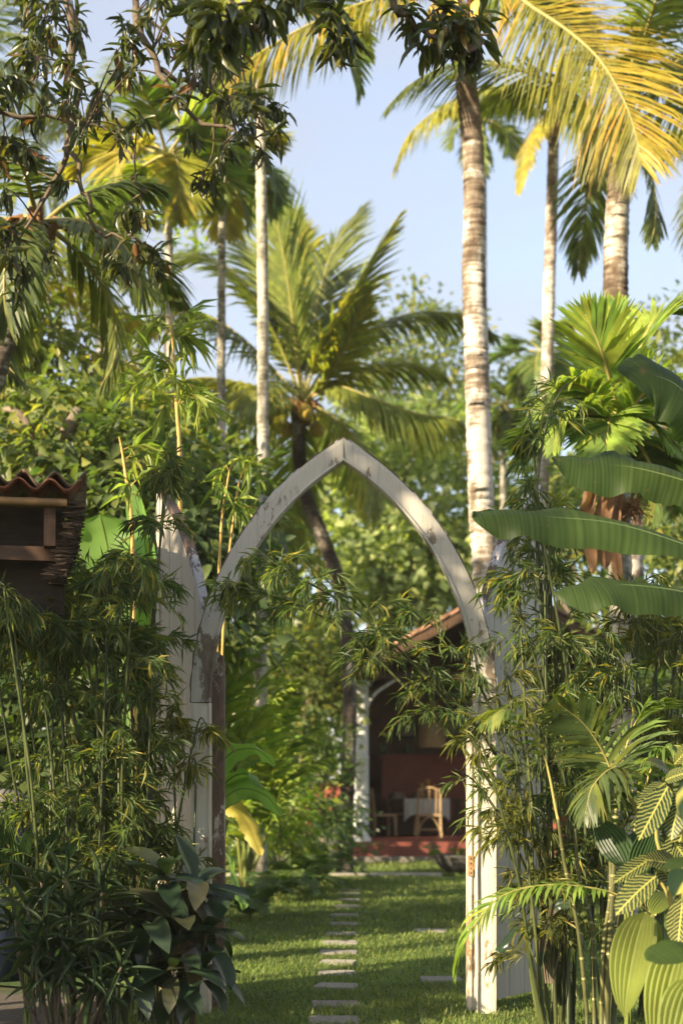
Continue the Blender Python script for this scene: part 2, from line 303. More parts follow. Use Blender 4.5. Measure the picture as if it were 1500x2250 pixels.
def proj(p): 
    y = np.maximum(p[:, 1], .1); return 750 + F_PX * p[:, 0] / y, HOR - F_PX * (p[:, 2] - EYE) / y
def leaves(root, tms, mat, pos, d, up, Ln, Wd, r, parts=0, name='leaf', rest='foliage'):
    """the largest leaves in view as single parts, all the others joined into one part"""
    pos = np.asarray(pos); n = len(pos); Ln = np.broadcast_to(Ln, (n,)).copy(); Wd = np.broadcast_to(Wd, (n,)).copy()
    R = frames(np.asarray(d), np.asarray(up), Ln, Wd); tint = r.random(n)
    sel = np.zeros(n, bool)
    if parts:
        u, v = proj(pos); vis = (u > -10) & (u < 1510) & (v > -10) & (v < 2260) & (pos[:, 1] > .5)
        sz = np.where(vis, Ln * Wd / np.maximum(pos[:, 1], .3) ** 2, 0); ids = np.argsort(-sz)[:parts]; ids = ids[sz[ids] > 0]; sel[ids] = True
        mes = []
        for tm in tms: g = Geo(); g.add(tm[0], tm[1]); mes.append(g.mesh(name, mat))
        pick = r.integers(0, len(tms), n)
        for i in ids:
            m = Matrix(((*R[i][0], pos[i][0]), (*R[i][1], pos[i][1]), (*R[i][2], pos[i][2]), (0, 0, 0, 1)))
            link(name, mes[pick[i]], root, M=m)
    if (~sel).any():
        g = Geo(); q = np.where(~sel)[0]
        for k, tm in enumerate(tms):
            s = q[k::len(tms)]
            if len(s): scatter(g, tm, pos[s], R[s], tint[s])
        g.obj(rest, mat, root, kind='stuff')

def frond_geo(path, r, nl=80, ll=.75, lw=.035, start=.14, phi=(62, 22), beta=-10, hang=.55, roll=0.0, G=None, seg=3, up=(0, 0, 1), rachis=.028, jit=1.0, lprof=None):
    """one pinnate palm leaf along a path: leaflets into G, the stalk into a second Geo"""
    G = G or Geo(); p = spline(path, 40); T = unit(np.gradient(p, axis=0)); Sd = unit(np.cross(T, np.array(up, float)))
    Nn = np.cross(Sd, T)
    if roll:
        c, s_ = math.cos(roll), math.sin(roll); Sd, Nn = Sd * c + Nn * s_, Nn * c - Sd * s_
    for sd in (-1, 1):
        t = np.clip(np.linspace(start, .995, nl) + r.normal(0, .3 / nl, nl), 0, .998); f = t * 39; i = f.astype(int); w = (f - i)[:, None]
        q = p[i] * (1 - w) + p[i + 1] * w; Tq, Sq, Nq = T[i], Sd[i], Nn[i]
        ph = np.radians(phi[0] + (phi[1] - phi[0]) * ((t - start) / (1 - start)) ** 1.3) + r.normal(0, .05 * jit, nl)
        be = np.radians(beta) + r.normal(0, .13 * jit, nl)
        d = Tq * np.cos(ph)[:, None] + Sq * (sd * np.sin(ph) * np.cos(be))[:, None] + Nq * (np.sin(ph) * np.sin(be))[:, None]
        u = (t - start) / (1 - start); prof = lprof(u) if lprof else np.minimum(1, .45 + 2.2 * u) * np.minimum(1, .30 + 1.6 * (1 - u))
        Lq = ll * prof * r.uniform(.86, 1.08, nl)
        pts = [q]; dd = d.copy()
        for k in range(seg):
            dd = unit(dd + np.array((0, 0, -1.)) * (hang * (k + .4) / seg * r.uniform(.7, 1.3, nl))[:, None]); pts.append(pts[-1] + dd * (Lq / seg)[:, None])
        wd = unit(Tq - d * (Tq * d).sum(1, keepdims=True)); ws = np.array([.55, 1., .8, .08] if seg == 3 else [.55, 1., .95, .7, .06][:seg + 1]) * lw * .5
        V = np.stack([np.stack([pts[k] - wd * ws[k], pts[k] + wd * ws[k]], 1) for k in range(seg + 1)], 1)       # nl, seg+1, 2, 3
        b = (np.arange(nl) * (seg + 1) * 2)[:, None]; kk = (np.arange(seg) * 2)[None]
        Fq = np.stack([b + kk, b + kk + 1, b + kk + 3, b + kk + 2], -1).reshape(-1, 4)
        G.add(V.reshape(-1, 3), Fq, np.repeat(r.random() * .5 + r.random(nl) * .5, (seg + 1) * 2))
    H = Geo(); H.tube(p, np.linspace(rachis, rachis * .12, 40), 5)
    return G, H
def frond(root, path, r, mat, rmat=None, name='frond', **k):
    g, h = frond_geo(path, r, **k); o = h.obj(name, rmat or M['rachis'], root); g.obj('leaflet_fringe', mat, o, kind='stuff'); return o
def arch(base, az, el, ln, droop):                     # a frond's midline: rises at el, bends over by droop radians
    n = 9; p = [np.array(base, float)]
    for k in range(n):
        e = el - droop * ((k + .5) / n) ** 1.4
        p.append(p[-1] + np.array((math.cos(az) * math.cos(e), math.sin(az) * math.cos(e), math.sin(e))) * ln / n)
    return np.array(p)
def palm_trunk(root, pts, r0, r1, mat, ring=.11, rr=None, flare=0.25, tint=0.0, sides=14, depth=.028, tg=None):
    rr = rr or rng(5); p = np.asarray(pts, float); ln = np.linalg.norm(np.diff(p, axis=0), axis=1).sum(); n = int(min(420, max(30, 3 * ln / ring)))
    q = spline(p, n); t = np.linspace(0, 1, n); rad = r0 + (r1 - r0) * t + flare * r0 * np.exp(-t * ln / .35)
    ph = (np.arange(n) % 3); rad = rad * (1 + depth * np.array([1., .35, -.5])[ph]) * (1 + rr.normal(0, .012, n))
    q = q + rr.normal(0, .004, q.shape); tint = np.repeat(np.interp(t, [0, .5, .8, 1], tg), sides) if tg else tint
    g = Geo(); g.tube(q, rad, sides, tint); return g.obj('trunk', mat, root)
def nuts(root, c, r, n, mat, rad=.12, spread=.3):
    for k in range(n):
        a = r.random() * 6.28; p = np.array(c) + np.array((math.cos(a) * spread, math.sin(a) * spread, -.1 - .3 * r.random()))
        g = Geo(); th = np.linspace(0, math.pi, 8); g.lathe(p, [(rad * math.sin(x) * (1 + .12 * math.cos(x)), -1.15 * rad * math.cos(x)) for x in th], 10); g.obj('coconut', mat, root)
def palm(name, label, pts, r0, r1, crown, seed, mats=('coco',), n=14, ln=3.2, group=None, tmat='trunk', paths=(), areca=False, lenk=.75, nl=70, cat='palm tree', ncoco=0, elr=(-.5, 1.25), avoid=None, ring=.11, base=None, tg=None):
    """trunk, then fronds: those with a given path first, then a ring of others"""
    r = rng(seed); root = thing(name, label, cat, pts[0] if base is None else base, group); palm_trunk(root, pts, r0, r1, M[tmat], ring, r, tg=tg)
    c = np.array(crown, float); k0 = dict(nl=nl, ll=lenk)
    if areca:
        k0.update(lw=.066, nl=int(nl * .55), phi=(58, 18), beta=12, hang=.25, start=.2, seg=3)
        g = Geo(); top = np.asarray(pts[-1]); g.tube(spline([top - (c - top) * .1, top * .4 + c * .6, c + (0, 0, .1)], 8), np.linspace(r1 * 1.25, r1 * .6, 8), 10); g.obj('crownshaft', M['rachis_g'], root)
    for pa in paths:
        kk = dict(k0); mt = mats[0]
        if isinstance(pa, dict): kk.update({k: v for k, v in pa.items() if k not in ('p', 'm')}); mt = pa.get('m', mt); pa = pa['p']
        frond(root, np.asarray(pa, float), r, M[mt], **kk)
    for k in range(n):
        az = (k * 2.399 + r.normal(0, .2)); f = (k + .5) / n; el = elr[1] + (elr[0] - elr[1]) * f ** .8
        if avoid and avoid(az): continue
        l = ln * r.uniform(.85, 1.08) * (.8 if k < 2 else 1)
        frond(root, arch(c + np.array((math.cos(az), math.sin(az), 0)) * r1 * .6, az, el, l, 1.0 + .7 * f + r.normal(0, .15)), r, M[mats[k % len(mats)]], **k0)
    if ncoco: nuts(root, c, r, ncoco, M['coconut'])
    if not areca:
        g = Geo()
        for k in range(16):
            a = r.random() * 6.28; b = c + np.array((math.cos(a), math.sin(a), 0)) * r1 * .8
            g.tube(spline([b + (0, 0, -.35), b + np.array((math.cos(a), math.sin(a), .2)) * .1, b + np.array((math.cos(a) * .28, math.sin(a) * .28, .1 - r.random() * .5))], 5), [.05, .045, .035, .02, .006], 5)
        g.obj('leaf_base', M['fibre'], root)
    return root

def bamboo(name, label, culms, seed, mat='bamboo', cmat='culm', rc=.011, dens=1.0, leaf=(.125, .0125), group='bamboo plants beside the gate', lo=.25, blen=.42, parts=300, branchy=2.0, fan=7, cat='bamboo', spread=1.0, node=.17, tipdown=.55, hi=1.0):
    """culms: lists of points. Each culm is a part with thin side branches; leaves stand in fans along the branches"""
    r = rng(seed); base = np.mean([c[0] for c in culms], 0); base[2] = 0; root = thing(name, label, cat, base, group)
    A, D, U, LL = [], [], [], []
    for c in culms:
        c = np.asarray(c, float); ln = np.linalg.norm(np.diff(c, axis=0), axis=1).sum(); n = max(10, int(ln / node) * 3); p = spline(c, n); T = unit(np.gradient(p, axis=0)); t = np.linspace(0, 1, n)
        rad = rc * (1 - .8 * t ** 1.5); rad = rad * np.where(np.arange(n) % 3 == 0, 1.22, 1.0)
        g = Geo(); g.tube(p, rad, 7, r.random())
        o = g.obj('culm', M[cmat], root); h = Geo(); nb = 0
        for i in range(0, n, 3):
            if t[i] < lo or t[i] > hi: continue
            for _ in range(r.poisson(branchy * dens)):
                a = r.random() * 6.28; out = unit(np.array((math.cos(a), math.sin(a), 0)) * spread + T[i] * .55 + (0, 0, .1 + .4 * r.random()))
                bl = blen * r.uniform(.45, 1.15) * (1.1 - .55 * t[i]); b = [p[i]]; dd = out
                for k in range(4): dd = unit(dd + np.array((0, 0, -.16 - .1 * k)) * r.uniform(.3, 1.5)); b.append(b[-1] + dd * bl / 4)
                b = np.array(b); h.tube(b, np.linspace(rc * .22, rc * .06, 5), 3, cap=False); nb += 1
                for k in (1, 2, 3, 4, 4):
                    if r.random() < .22: continue
                    m = r.integers(max(2, fan - 3), fan + 2); tb = unit(b[k] - b[k - 1])
                    rv = r.normal(0, 1, (m, 3)); dl = unit(tb * r.uniform(.6, 1.2) + rv * .5 + np.array((0, 0, -tipdown * r.uniform(.2, 1.1))))
                    A.append(np.repeat(b[k][None], m, 0) + r.normal(0, .006, (m, 3))); D.append(dl); U.append(unit(np.array((0, 0, 1.)) + r.normal(0, .45, (m, 3)))); LL.append(r.uniform(.45, 1.25, m))
        if nb: h.obj('twig', M[cmat], o, kind='stuff')
    A, D, U, LL = map(np.concatenate, (A, D, U, LL))
    leaves(root, [T_BAM], M[mat], A, D, U, LL * leaf[0], LL ** .5 * leaf[1], r, parts); return root

def tree(name, label, base, blobs, seed, mat='tree_a', ncl=160, per=26, leaf=(.16, .08), tm=None, trunk=.14, group=None, cat='tree', parts=0, limbs=9, cl=.42, bmat='bark', trunk_pts=None, shell=.55, droop=.25):
    """trunk, limbs that reach into the crown, and leaf clumps through the crown's volume"""
    r = rng(seed); base = np.array(base, float); root = thing(name, label, cat, base, group); tm = tm or [DIAMOND]
    C = []; wts = np.array([np.prod(b[1]) ** .7 if np.size(b[1]) == 3 else b[1] ** 2.1 for b in blobs]); wts = wts / wts.sum()
    for b, w in zip(blobs, wts):
        m = max(3, int(ncl * w)); d = unit(r.normal(0, 1, (m, 3))); rad = r.uniform(shell ** 2, 1.1, m) ** .5
        C.append(np.array(b[0]) + d * rad[:, None] * np.array(b[1]) * (1 + .22 * np.sin(d[:, :1] * 5 + d[:, 2:] * 7 + seed)))
    C = np.concatenate(C); C = C[C[:, 2] > .12]; n = len(C); mid = np.mean([b[0] for b in blobs], 0)
    sz = r.uniform(.55, 1.35, n) * cl
    off = r.normal(0, .5, (n, per, 3)); off = off * np.array((1, 1, .65)); pos = C[:, None] + off * sz[:, None, None]
    keep = r.random((n, per)) < r.uniform(.45, 1.0, (n, 1)); out = unit(C - mid)[:, None]
    d = unit(off * 1.2 + out * .5 + r.normal(0, .5, off.shape) + np.array((0, 0, -droop))); up = unit(np.array((0, 0, 1.)) + out * .5 + r.normal(0, .5, off.shape))
    pos, d, up = pos[keep], d[keep], up[keep]; s = r.uniform(.6, 1.25, len(pos)); ok = pos[:, 2] > .03; pos, d, up, s = pos[ok], d[ok], up[ok], s[ok]
    if trunk_pts is None: trunk_pts = [base, base + (mid - base) * .3 + r.normal(0, .08, 3), base + (mid - base) * .75]
    q = spline(trunk_pts, 16); g = Geo(); g.tube(q, np.linspace(trunk * 1.1, trunk * .4, 16) * (1 + .35 * np.exp(-np.arange(16) * .9)), 10); g.obj('trunk', M[bmat], root)
    for k in range(limbs):
        e = C[r.integers(0, n)]; i = r.integers(5, 15); b = q[i]; m = (b + e) / 2 + r.normal(0, .12, 3) * np.linalg.norm(e - b) + (0, 0, .08)
        g = Geo(); g.tube(spline([b, m, e], 10), np.linspace(trunk * .42, trunk * .06, 10), 6); g.obj('limb', M[bmat], root)
    leaves(root, tm, M[mat], pos, d, up, s * leaf[0], s * leaf[1], r, parts, rest='crown'); return root

def blade(path, width, r, prof=(.5, .45), fold=.22, roll=0.0, wave=.03, nx=5, n=26, tear=0.0, up=(0, 0, 1)):
    """a big banana-like leaf along a path, two halves folded at the midrib, wavy margins"""
    p = spline(path, n); T = unit(np.gradient(p, axis=0)); Sd = unit(np.cross(T, np.array(up, float))); Nn = np.cross(Sd, T)
    c, s_ = math.cos(roll), math.sin(roll); Sd, Nn = Sd * c + Nn * s_, Nn * c - Sd * s_
    t = np.linspace(0, 1, n); tm = np.linspace(0, 1, 300); w = np.maximum(t, .001) ** prof[0] * (1 - t) ** prof[1]; w = .5 * width * w / (tm ** prof[0] * (1 - tm) ** prof[1]).max(); w[-1] = .004
    G = Geo(); 
    for sd in (-1, 1):
        ph = r.random() * 6; wob = np.sin(t * 17 + ph) * .6 + np.sin(t * 31 + ph * 2) * .4
        u = np.linspace(0, 1, nx); cut = 1 - tear * np.where(r.random(n) < .16, r.uniform(.2, .75, n), 0); w_ = w; wk = w * cut; V = p[:, None] + Sd[:, None] * (sd * wk[:, None] * u[None])[..., None] + Nn[:, None] * ((fold * w[:, None] * u[None] - .35 * w[:, None] * u[None] ** 2.4) + wave * wob[:, None] * u[None] ** 2)[..., None]
        i = np.arange(n - 1)[:, None] * nx; j = np.arange(nx - 1)[None]
        G.add(V.reshape(-1, 3), np.stack([i + j, i + j + 1, i + nx + j + 1, i + nx + j], -1).reshape(-1, 4), np.repeat(t * .98, nx))
    H = Geo(); H.tube(p - Nn * .004, np.linspace(.011, .002, n) * (width / .4) ** .5, 6); return G, H
def big_leaf(root, path, width, r, mat, rib='rachis_g', name='leaf', label=None, **k):
    g, h = blade(path, width, r, **k); o = g.obj(name, mat, root, label=label); h.obj('midrib', M[rib], o); return o

# ------------------------------------------------------------------ built materials
M['soil'] = plain('soil', (.035, .040, .018), (.06, .07, .025), 3, .95, .5, c3=(.05, .045, .03))
M['turf'] = plain('turf', (.030, .055, .012), (.045, .080, .016), 12, .95, .6)
M['gravel'] = plain('gravel', (.045, .036, .029), (.12, .098, .08), 45, .95, .6)
M['concrete'] = plain('concrete', (.30, .27, .22), (.42, .38, .31), 9, .9, .4)
M['paver'] = plain('paver_concrete', (.19, .175, .15), (.30, .275, .24), 22, .9, .6, var=.22, c3=(.19, .175, .14))
M['redfloor'] = plain('red_cement', (.15, .045, .034), (.20, .062, .046), 4, .5, .15)
M['greystep'] = plain('mossy_step', (.13, .12, .10), (.22, .20, .17), 8, .9, .4)
M['whitewash'] = plain('white_column_paint', (.66, .65, .63), (.78, .77, .75), 5, .6, .1)
M['terracotta'] = plain('clay_tile', (.17, .085, .055), (.27, .14, .085), 14, .85, .4, var=.3, c3=(.15, .105, .075))
M['mosstile'] = plain('mossy_clay_tile', (.07, .055, .04), (.13, .095, .065), 18, .9, .5, var=.25, c3=(.13, .07, .045))
M['redtile'] = plain('red_clay_tile', (.15, .058, .034), (.22, .085, .048), 18, .8, .3, var=.2)
M['brownwood'] = plain('brown_timber', (.06, .034, .02), (.105, .058, .032), 8, .65, .3, (4, 4, 1))
M['beamwood'] = plain('beam_timber', (.055, .030, .017), (.09, .048, .026), 5, .6, .3, (.6, 4, 4))
M['darkwood'] = plain('dark_timber', (.022, .016, .012), (.045, .032, .024), 8, .8, .3, (1, 1, 4))
M['dimwall'] = plain('dim_plaster', (.20, .125, .088), (.27, .17, .12), 3, .9, .1)
M['redwood'] = plain('red_painted_board', (.27, .075, .05), (.34, .10, .066), 4, .55, .15)
M['rattan'] = plain('rattan', (.36, .24, .13), (.50, .36, .20), 25, .6, .2)
M['cloth'] = plain('white_crochet', (.62, .60, .57), (.78, .76, .73), 40, .95, .5)
M['cushion'] = plain('beige_cushion', (.34, .27, .19), (.46, .37, .26), 9, .9, .2)
M['clay'] = plain('clay_vase', (.40, .17, .08), (.5, .24, .12), 10, .7, .2)
M['stonebowl'] = plain('dark_stone', (.045, .042, .038), (.09, .085, .075), 14, .85, .4)
M['water'] = plain('dark_water', (.02, .025, .02), (.03, .035, .025), 3, .08, .05, spec=.5)
M['bamboo_pole'] = plain('dry_bamboo', (.17, .10, .045), (.24, .145, .065), 5, .5, .2, (.5, 5, 5))
M['thatch'] = plain('old_bark_thatch', (.035, .025, .018), (.08, .055, .038), 30, .95, .5)
M['hinge'] = plain('rusty_hinge', (.22, .12, .06), (.36, .22, .11), 30, .55, .3)
M['screw'] = plain('steel_screw', (.10, .08, .06), (.2, .16, .12), 30, .4, 0)
M['coconut'] = plain('yellow_coconut', (.46, .30, .05), (.56, .40, .09), 5, .45, .1)
M['blueplastic'] = plain('blue_plastic', (.008, .012, .028), (.012, .02, .045), 4, .45, 0)
M['greyplastic'] = plain('grey_plastic', (.13, .125, .12), (.18, .17, .165), 6, .6, .1)
M['glass_orange_lit'] = plain('orange_lit_glass', (.5, .22, .05), (.6, .3, .08), 8, .2, 0, spec=.6)  # orange light on the glasses is put into their colour
M['greenbottle'] = plain('green_bottle', (.12, .18, .10), (.16, .22, .13), 8, .2, 0, spec=.6)
CREAM, CREAM2, WOOD = (.60, .55, .45), (.46, .41, .32), (.20, .13, .085)
M['paint'] = painted('cream_paint_flaking', CREAM, CREAM2, (.36, .235, .12), .635)
M['paint_arch'] = painted('cream_paint_arch', (.45, .42, .36), (.34, .315, .27), (.20, .155, .11), .56, 3.3)
M['paint_door'] = painted('cream_door_paint', (.46, .41, .33), (.36, .315, .245), WOOD, .68, 7.1)
M['paint_bare'] = painted('worn_jamb_paint', (.50, .45, .38), (.30, .24, .18), (.17, .11, .075), .47, 9.4)
M['edge'] = painted('grey_edge_paint', (.44, .42, .42), (.28, .25, .25), (.13, .085, .07), .50, 4.4)

# ------------------------------------------------------------------ ground, lawn, path
g = Geo(); g.add([(-600, -60, -.02), (600, -60, -.02), (600, 900, -.02), (-600, 900, -.02)], [(0, 1, 2, 3)]); g.obj('ground', M['soil'], kind='structure')
g = Geo(); g.add([(-1.45, 6.4, 0), (9, 6.4, 0), (9, 21.9, 0), (-3.2, 21.9, 0), (-3.2, 10, 0), (-1.45, 9.2, 0)], [(0, 1, 2, 5)]); g.f[4] = []; g.f[3] = [np.array([(5, 0, 1), (5, 1, 2), (5, 2, 3), (5, 3, 4)])]; g.obj('lawn', M['turf'], kind='structure')
g = Geo(); g.box((-3.2, 22.32, -.02), (9, 26.28, .004)); g.obj('lawn', M['turf'], kind='structure')
g = Geo(); g.add([(-6, 1, -.004), (-1.47, 1, -.004), (-1.47, 9.2, -.004), (-6, 9.2, -.004)], [(0, 1, 2, 3)]); g.obj('gravel', M['gravel'], kind='structure')
g = Geo(); g.box((-3.0, 21.92, -.02), (1.55, 22.30, .045)); g.obj('kerb', M['concrete'], kind='structure')
path = thing('path', 'row of square concrete stepping stones leading through the gate', 'path', (0, 8, 0)); path['kind'] = 'structure'
r = rng(11); STONES = []
for k, py in enumerate((2243, 2208, 2170, 2140, 2116, 2095, 2074, 2053, 2031, 2013, 1994, 1978, 1966, 1957)):
    d = EYE * F_PX / (py - HOR); px = [733, 735, 738, 740, 741, 744, 747, 750, 755, 758, 762, 765, 767, 769][k]; STONES.append(((px - 750) / F_PX * d, d))
STONES += [((945 - 750) / F_PX * 13.3, 13.3), ((968 - 750) / F_PX * 9.85, 9.85)]
for x, y in STONES:
    g = Geo(); h = .16; n = 5; a = r.normal(0, .11); c, s_ = math.cos(a), math.sin(a); hx, hy = h * r.uniform(.86, 1.04), h * r.uniform(.74, .94); z = .004 + r.uniform(0, .01)
    out = []
    for (ax, ay, bx, by) in ((-1, -1, 1, -1), (1, -1, 1, 1), (1, 1, -1, 1), (-1, 1, -1, -1)):
        for q in range(n):
            f = q / n; e = 1 - .06 * r.random() - (.09 * r.random() if q == 0 else 0); X, Y = (ax + (bx - ax) * f) * hx * e, (ay + (by - ay) * f) * hy * e; out.append((x + X * c - Y * s_, y + X * s_ + Y * c))
    m = len(out); V = [(p[0], p[1], -.02) for p in out] + [(p[0], p[1], z) for p in out] + [(x + (p[0] - x) * .95, y + (p[1] - y) * .95, z + .007) for p in out]
    g.add2(V, [tuple(range(2 * m, 3 * m))] + [(i, (i + 1) % m, m + (i + 1) % m, m + i) for i in range(m)] + [(m + i, m + (i + 1) % m, 2 * m + (i + 1) % m, 2 * m + i) for i in range(m)], r.random())
    g.obj('stepping_stone', M['paver'], path, smooth=False)
# grass blades: dense and small near the gate, longer tufts towards the house
def grass_patch(n, x0, x1, y0, y1, h, w, seed, name='grass', power=1.0):
    r = rng(seed); y = y0 + (y1 - y0) * r.random(n) ** power; x = r.uniform(x0, x1, n); ok = np.ones(n, bool)
    for sx, sy in STONES: ok &= ~((abs(x - sx) < .135 + .02 * r.random(n)) & (abs(y - sy) < .105 + .02 * r.random(n)))
    ok &= ~((x < -1.4) & (y < 9.4)); x, y = x[ok], y[ok]; n = len(x); pos = np.stack([x, y, np.zeros(n)], 1)
    pat = .5 + .5 * np.sin(x * 3.1 + 1.3 * np.sin(y * 1.7)) * np.sin(y * 2.3 + x); az = r.random(n) * 6.28; lean = r.uniform(.2, 1.25, n)
    d = np.stack([np.cos(az) * np.sin(lean), np.sin(az) * np.sin(lean), np.cos(lean)], 1)
    up = np.stack([-np.cos(az), -np.sin(az), np.full(n, .5)], 1); R = frames(d, up, h * r.uniform(.45, 1.25, n) * (.75 + .5 * pat), w * r.uniform(.7, 1.3, n))
    t = (np.array([(-.5, 0, 0), (.5, 0, 0), (.35, .6, -.05), (-.35, .6, -.05), (0, 1, -.3)], float), np.array([(0, 1, 2, 3)]))
    G = Geo(); tint = np.clip(r.random(n) * .75 + .2 * pat, 0, .99); V = np.einsum('nij,kj->nki', R, t[0]) + pos[:, None]
    b = (np.arange(n) * 5)[:, None]; G.add(V.reshape(-1, 3), b + np.array([[0, 1, 2, 3]]), np.repeat(tint, 5)); G.f[3].append(b + np.array([[3, 2, 4]]))
    return G.obj(name, M['grass'], kind='stuff')
tag(grass_patch(95000, -1.5, 2.9, 7.2, 12.5, .042, .0065, 21, power=1.35), 'short green lawn grass around the gate', 'grass')
tag(grass_patch(70000, -2.6, 4.6, 12.5, 21.9, .055, .012, 22, power=1.2), 'short green lawn grass beyond the gate', 'grass')
tag(grass_patch(2600, -1.4, 2.7, 7.3, 14.0, .085, .008, 24, power=1.2), 'scattered taller tufts of grass in the lawn', 'grass')
tag(grass_patch(9000, -2.6, 5.0, 22.35, 26.25, .07, .02, 23), 'strip of grass between kerb and verandah', 'grass')

# ------------------------------------------------------------------ the gothic gate
gate = thing('gothic_gate', 'cream painted pointed arch gate with flaking paint and both doors open', 'gate', (0.012, 8.35, 0))
GX, GY, HA, ZS, RO = .012, 8.35, .895, 1.828, 1.79
def mirror(V, sd): V = np.array(V, float); V[:, 0] = GX + sd * V[:, 0]; return V
PROF = [(0, .0), (.0, .075), (.117, .075), (.117, -.012), (.111, -.017), (.103, -.012), (.101, 0), (.02, -.002)]
for sd in (-1, 1):
    # x measured outward from the centre line; straight post
    g = Geo(); m = len(PROF); rr = rng(30 + sd); V = []
    zs = np.linspace(-.03, ZS - .002, 14)
    for z in zs:
        for o, dy in PROF: V.append((HA - o + rr.normal(0, .0012), GY + dy + rr.normal(0, .0012), z))
    Fs = [tuple(range(m)), tuple(range(len(V) - 1, len(V) - m - 1, -1))] + [(k * m + i, k * m + (i + 1) % m, (k + 1) * m + (i + 1) % m, (k + 1) * m + i) for k in range(13) for i in range(m)]
    g.add2(mirror(V, sd), Fs); g.obj('post', M['paint'], gate, smooth=False)
    # curved half of the arch: centre of the arc on the opposite springing point
    g = Geo(); V = []; n = 40
    for k in range(n + 1):
        for o, dy in PROF:
            R = RO - o; th = (k / n) * math.acos((HA + .0012) / R); V.append((R * math.cos(th) - HA, GY + dy, ZS + .002 + R * math.sin(th)))
    Fs = [tuple(range(m)), tuple(range(len(V) - 1, len(V) - m - 1, -1))] + [(k * m + i, k * m + (i + 1) % m, (k + 1) * m + (i + 1) % m, (k + 1) * m + i) for k in range(n) for i in range(m)]
    g.add2(mirror(V, sd), Fs); rib = g.obj('arch_rib', M['paint_arch'], gate, smooth=False)
    # worn outer edge strip lying on the back of the arc
    g = Geo(); V = []
    for k in range(n + 1):
        for o, dy in ((-.008 + .004 * math.sin(k * 1.9), .006), (-.008 + .004 * math.cos(k * 2.3), .08), (.001, .08), (.001, .006)):
            R = RO - o; th = (k / n) * math.acos((HA + .0012) / R); V.append((R * math.cos(th) - HA, GY + dy, ZS + .002 + R * math.sin(th)))
    Fs = [(0, 1, 2, 3), tuple(range(len(V) - 1, len(V) - 5, -1))] + [(k * 4 + i, k * 4 + (i + 1) % 4, k * 4 + 4 + (i + 1) % 4, k * 4 + 4 + i) for k in range(n) for i in range(4)]
    g.add2(mirror(V, sd), Fs); g.obj('edge_strip', M['edge'], rib, smooth=False)
    # inner jamb behind the post
    xi = .715 if sd < 0 else .742; zt = 2.18 if sd < 0 else 1.86
    g = Geo(); V = [(xi, GY + .115, -.03), (.80, GY + .115, -.03), (.80, GY + .20, -.03), (xi, GY + .20, -.03), (xi, GY + .115, zt - .07), (.80, GY + .115, zt), (.80, GY + .20, zt), (xi, GY + .20, zt - .07)]
    g.add(mirror(V, sd), [(0,3,2,1),(4,5,6,7),(0,1,5,4),(1,2,6,5),(2,3,7,6),(3,0,4,7)]); g.obj('jamb', M['paint_bare'] if sd < 0 else M['paint'], gate, smooth=False)
    g = Geo(); V = [(xi - .006, GY + .104, -.02), (xi + .02, GY + .104, -.02), (xi + .02, GY + .207, -.02), (xi - .006, GY + .207, -.02)]; V += [(x, y, zt - .10) for x, y, z in V]
    g.add(mirror(V, sd), [(0,3,2,1),(4,5,6,7),(0,1,5,4),(1,2,6,5),(2,3,7,6),(3,0,4,7)]); g.obj('stop_bead', M['paint_bare'] if sd < 0 else M['paint'], gate, smooth=False)
    # door leaf of upright boards, swung back from its hinges
    c, s_ = (.50, .866) if sd < 0 else (.58, .815); WD, RI = .79, RO - .125 + .035
    hx, hy = .775, GY + .21
    def dpt(s, y, z): return (hx + c * s + s_ * y, hy + s_ * s - c * y, z)   # s along the leaf, y out of its face
    def top(s): x = .79 - s; return ZS + math.sqrt(max(RI * RI - (HA + x) ** 2, 0))
    door = None; nb = 4
    for b in range(nb):
        a0, a1 = WD * b / nb + (.0 if b == 0 else .003), WD * (b + 1) / nb - .003; k = 5; V = []; ss = np.linspace(a0, a1, k)
        for y in (0, .04):
            for s in ss: V.append(dpt(s, y + (.004 if s in (ss[0], ss[-1]) and y == .04 else 0) * -1, .03)); 
            for s in ss: V.append(dpt(s, y, top(s) - .02))
        Fs = []
        for i in range(k - 1): Fs += [(i, i + 1, k + i + 1, k + i), (2*k + i + 1, 2*k + i, 3*k + i, 3*k + i + 1), (k + i, k + i + 1, 3*k + i + 1, 3*k + i), (i + 1, i, 2*k + i, 2*k + i + 1)]
        Fs += [(0, k, 3 * k, 2 * k), (k - 1, 3 * k - 1, 4 * k - 1, 2 * k - 1)]
        g = Geo(); g.add2(mirror(V, sd), Fs, .1 * b)
        if door is None: door = g.obj('door', M['paint_door'], gate, smooth=False)
        else: g.obj('board', M['paint_door'], door, smooth=False)
    g = Geo(); V = []; n = 24
    for k in range(n + 1):
        s = WD * k / n; x = .79 - s; nx, nz = (HA + x) / RI, (top(s) - ZS) / RI
        for o, y in ((-.022, -.006), (-.022, .05), (.012, .05), (.012, -.006)): V.append(dpt(s - o * nx, y, top(s) + o * nz))
    Fs = [(0, 1, 2, 3), tuple(range(len(V) - 1, len(V) - 5, -1))] + [(k * 4 + i, k * 4 + (i + 1) % 4, k * 4 + 4 + (i + 1) % 4, k * 4 + 4 + i) for k in range(n) for i in range(4)]
    g.add2(mirror(V, sd), Fs); g.obj('curved_rim', M['edge'], door, smooth=False)
    g = Geo(); V = []
    for s, y in ((-.004, -.008), (.05, -.008), (.05, .048), (-.004, .048)): V.append(dpt(WD - s, y, .02))
    V += [(x, y, top(WD) - .03) for x, y, z in V]
    g.add2(mirror(V, sd), [(0,3,2,1),(4,5,6,7),(0,1,5,4),(1,2,6,5),(2,3,7,6),(3,0,4,7)]); g.obj('meeting_stile', M['paint_door'], door, smooth=False)
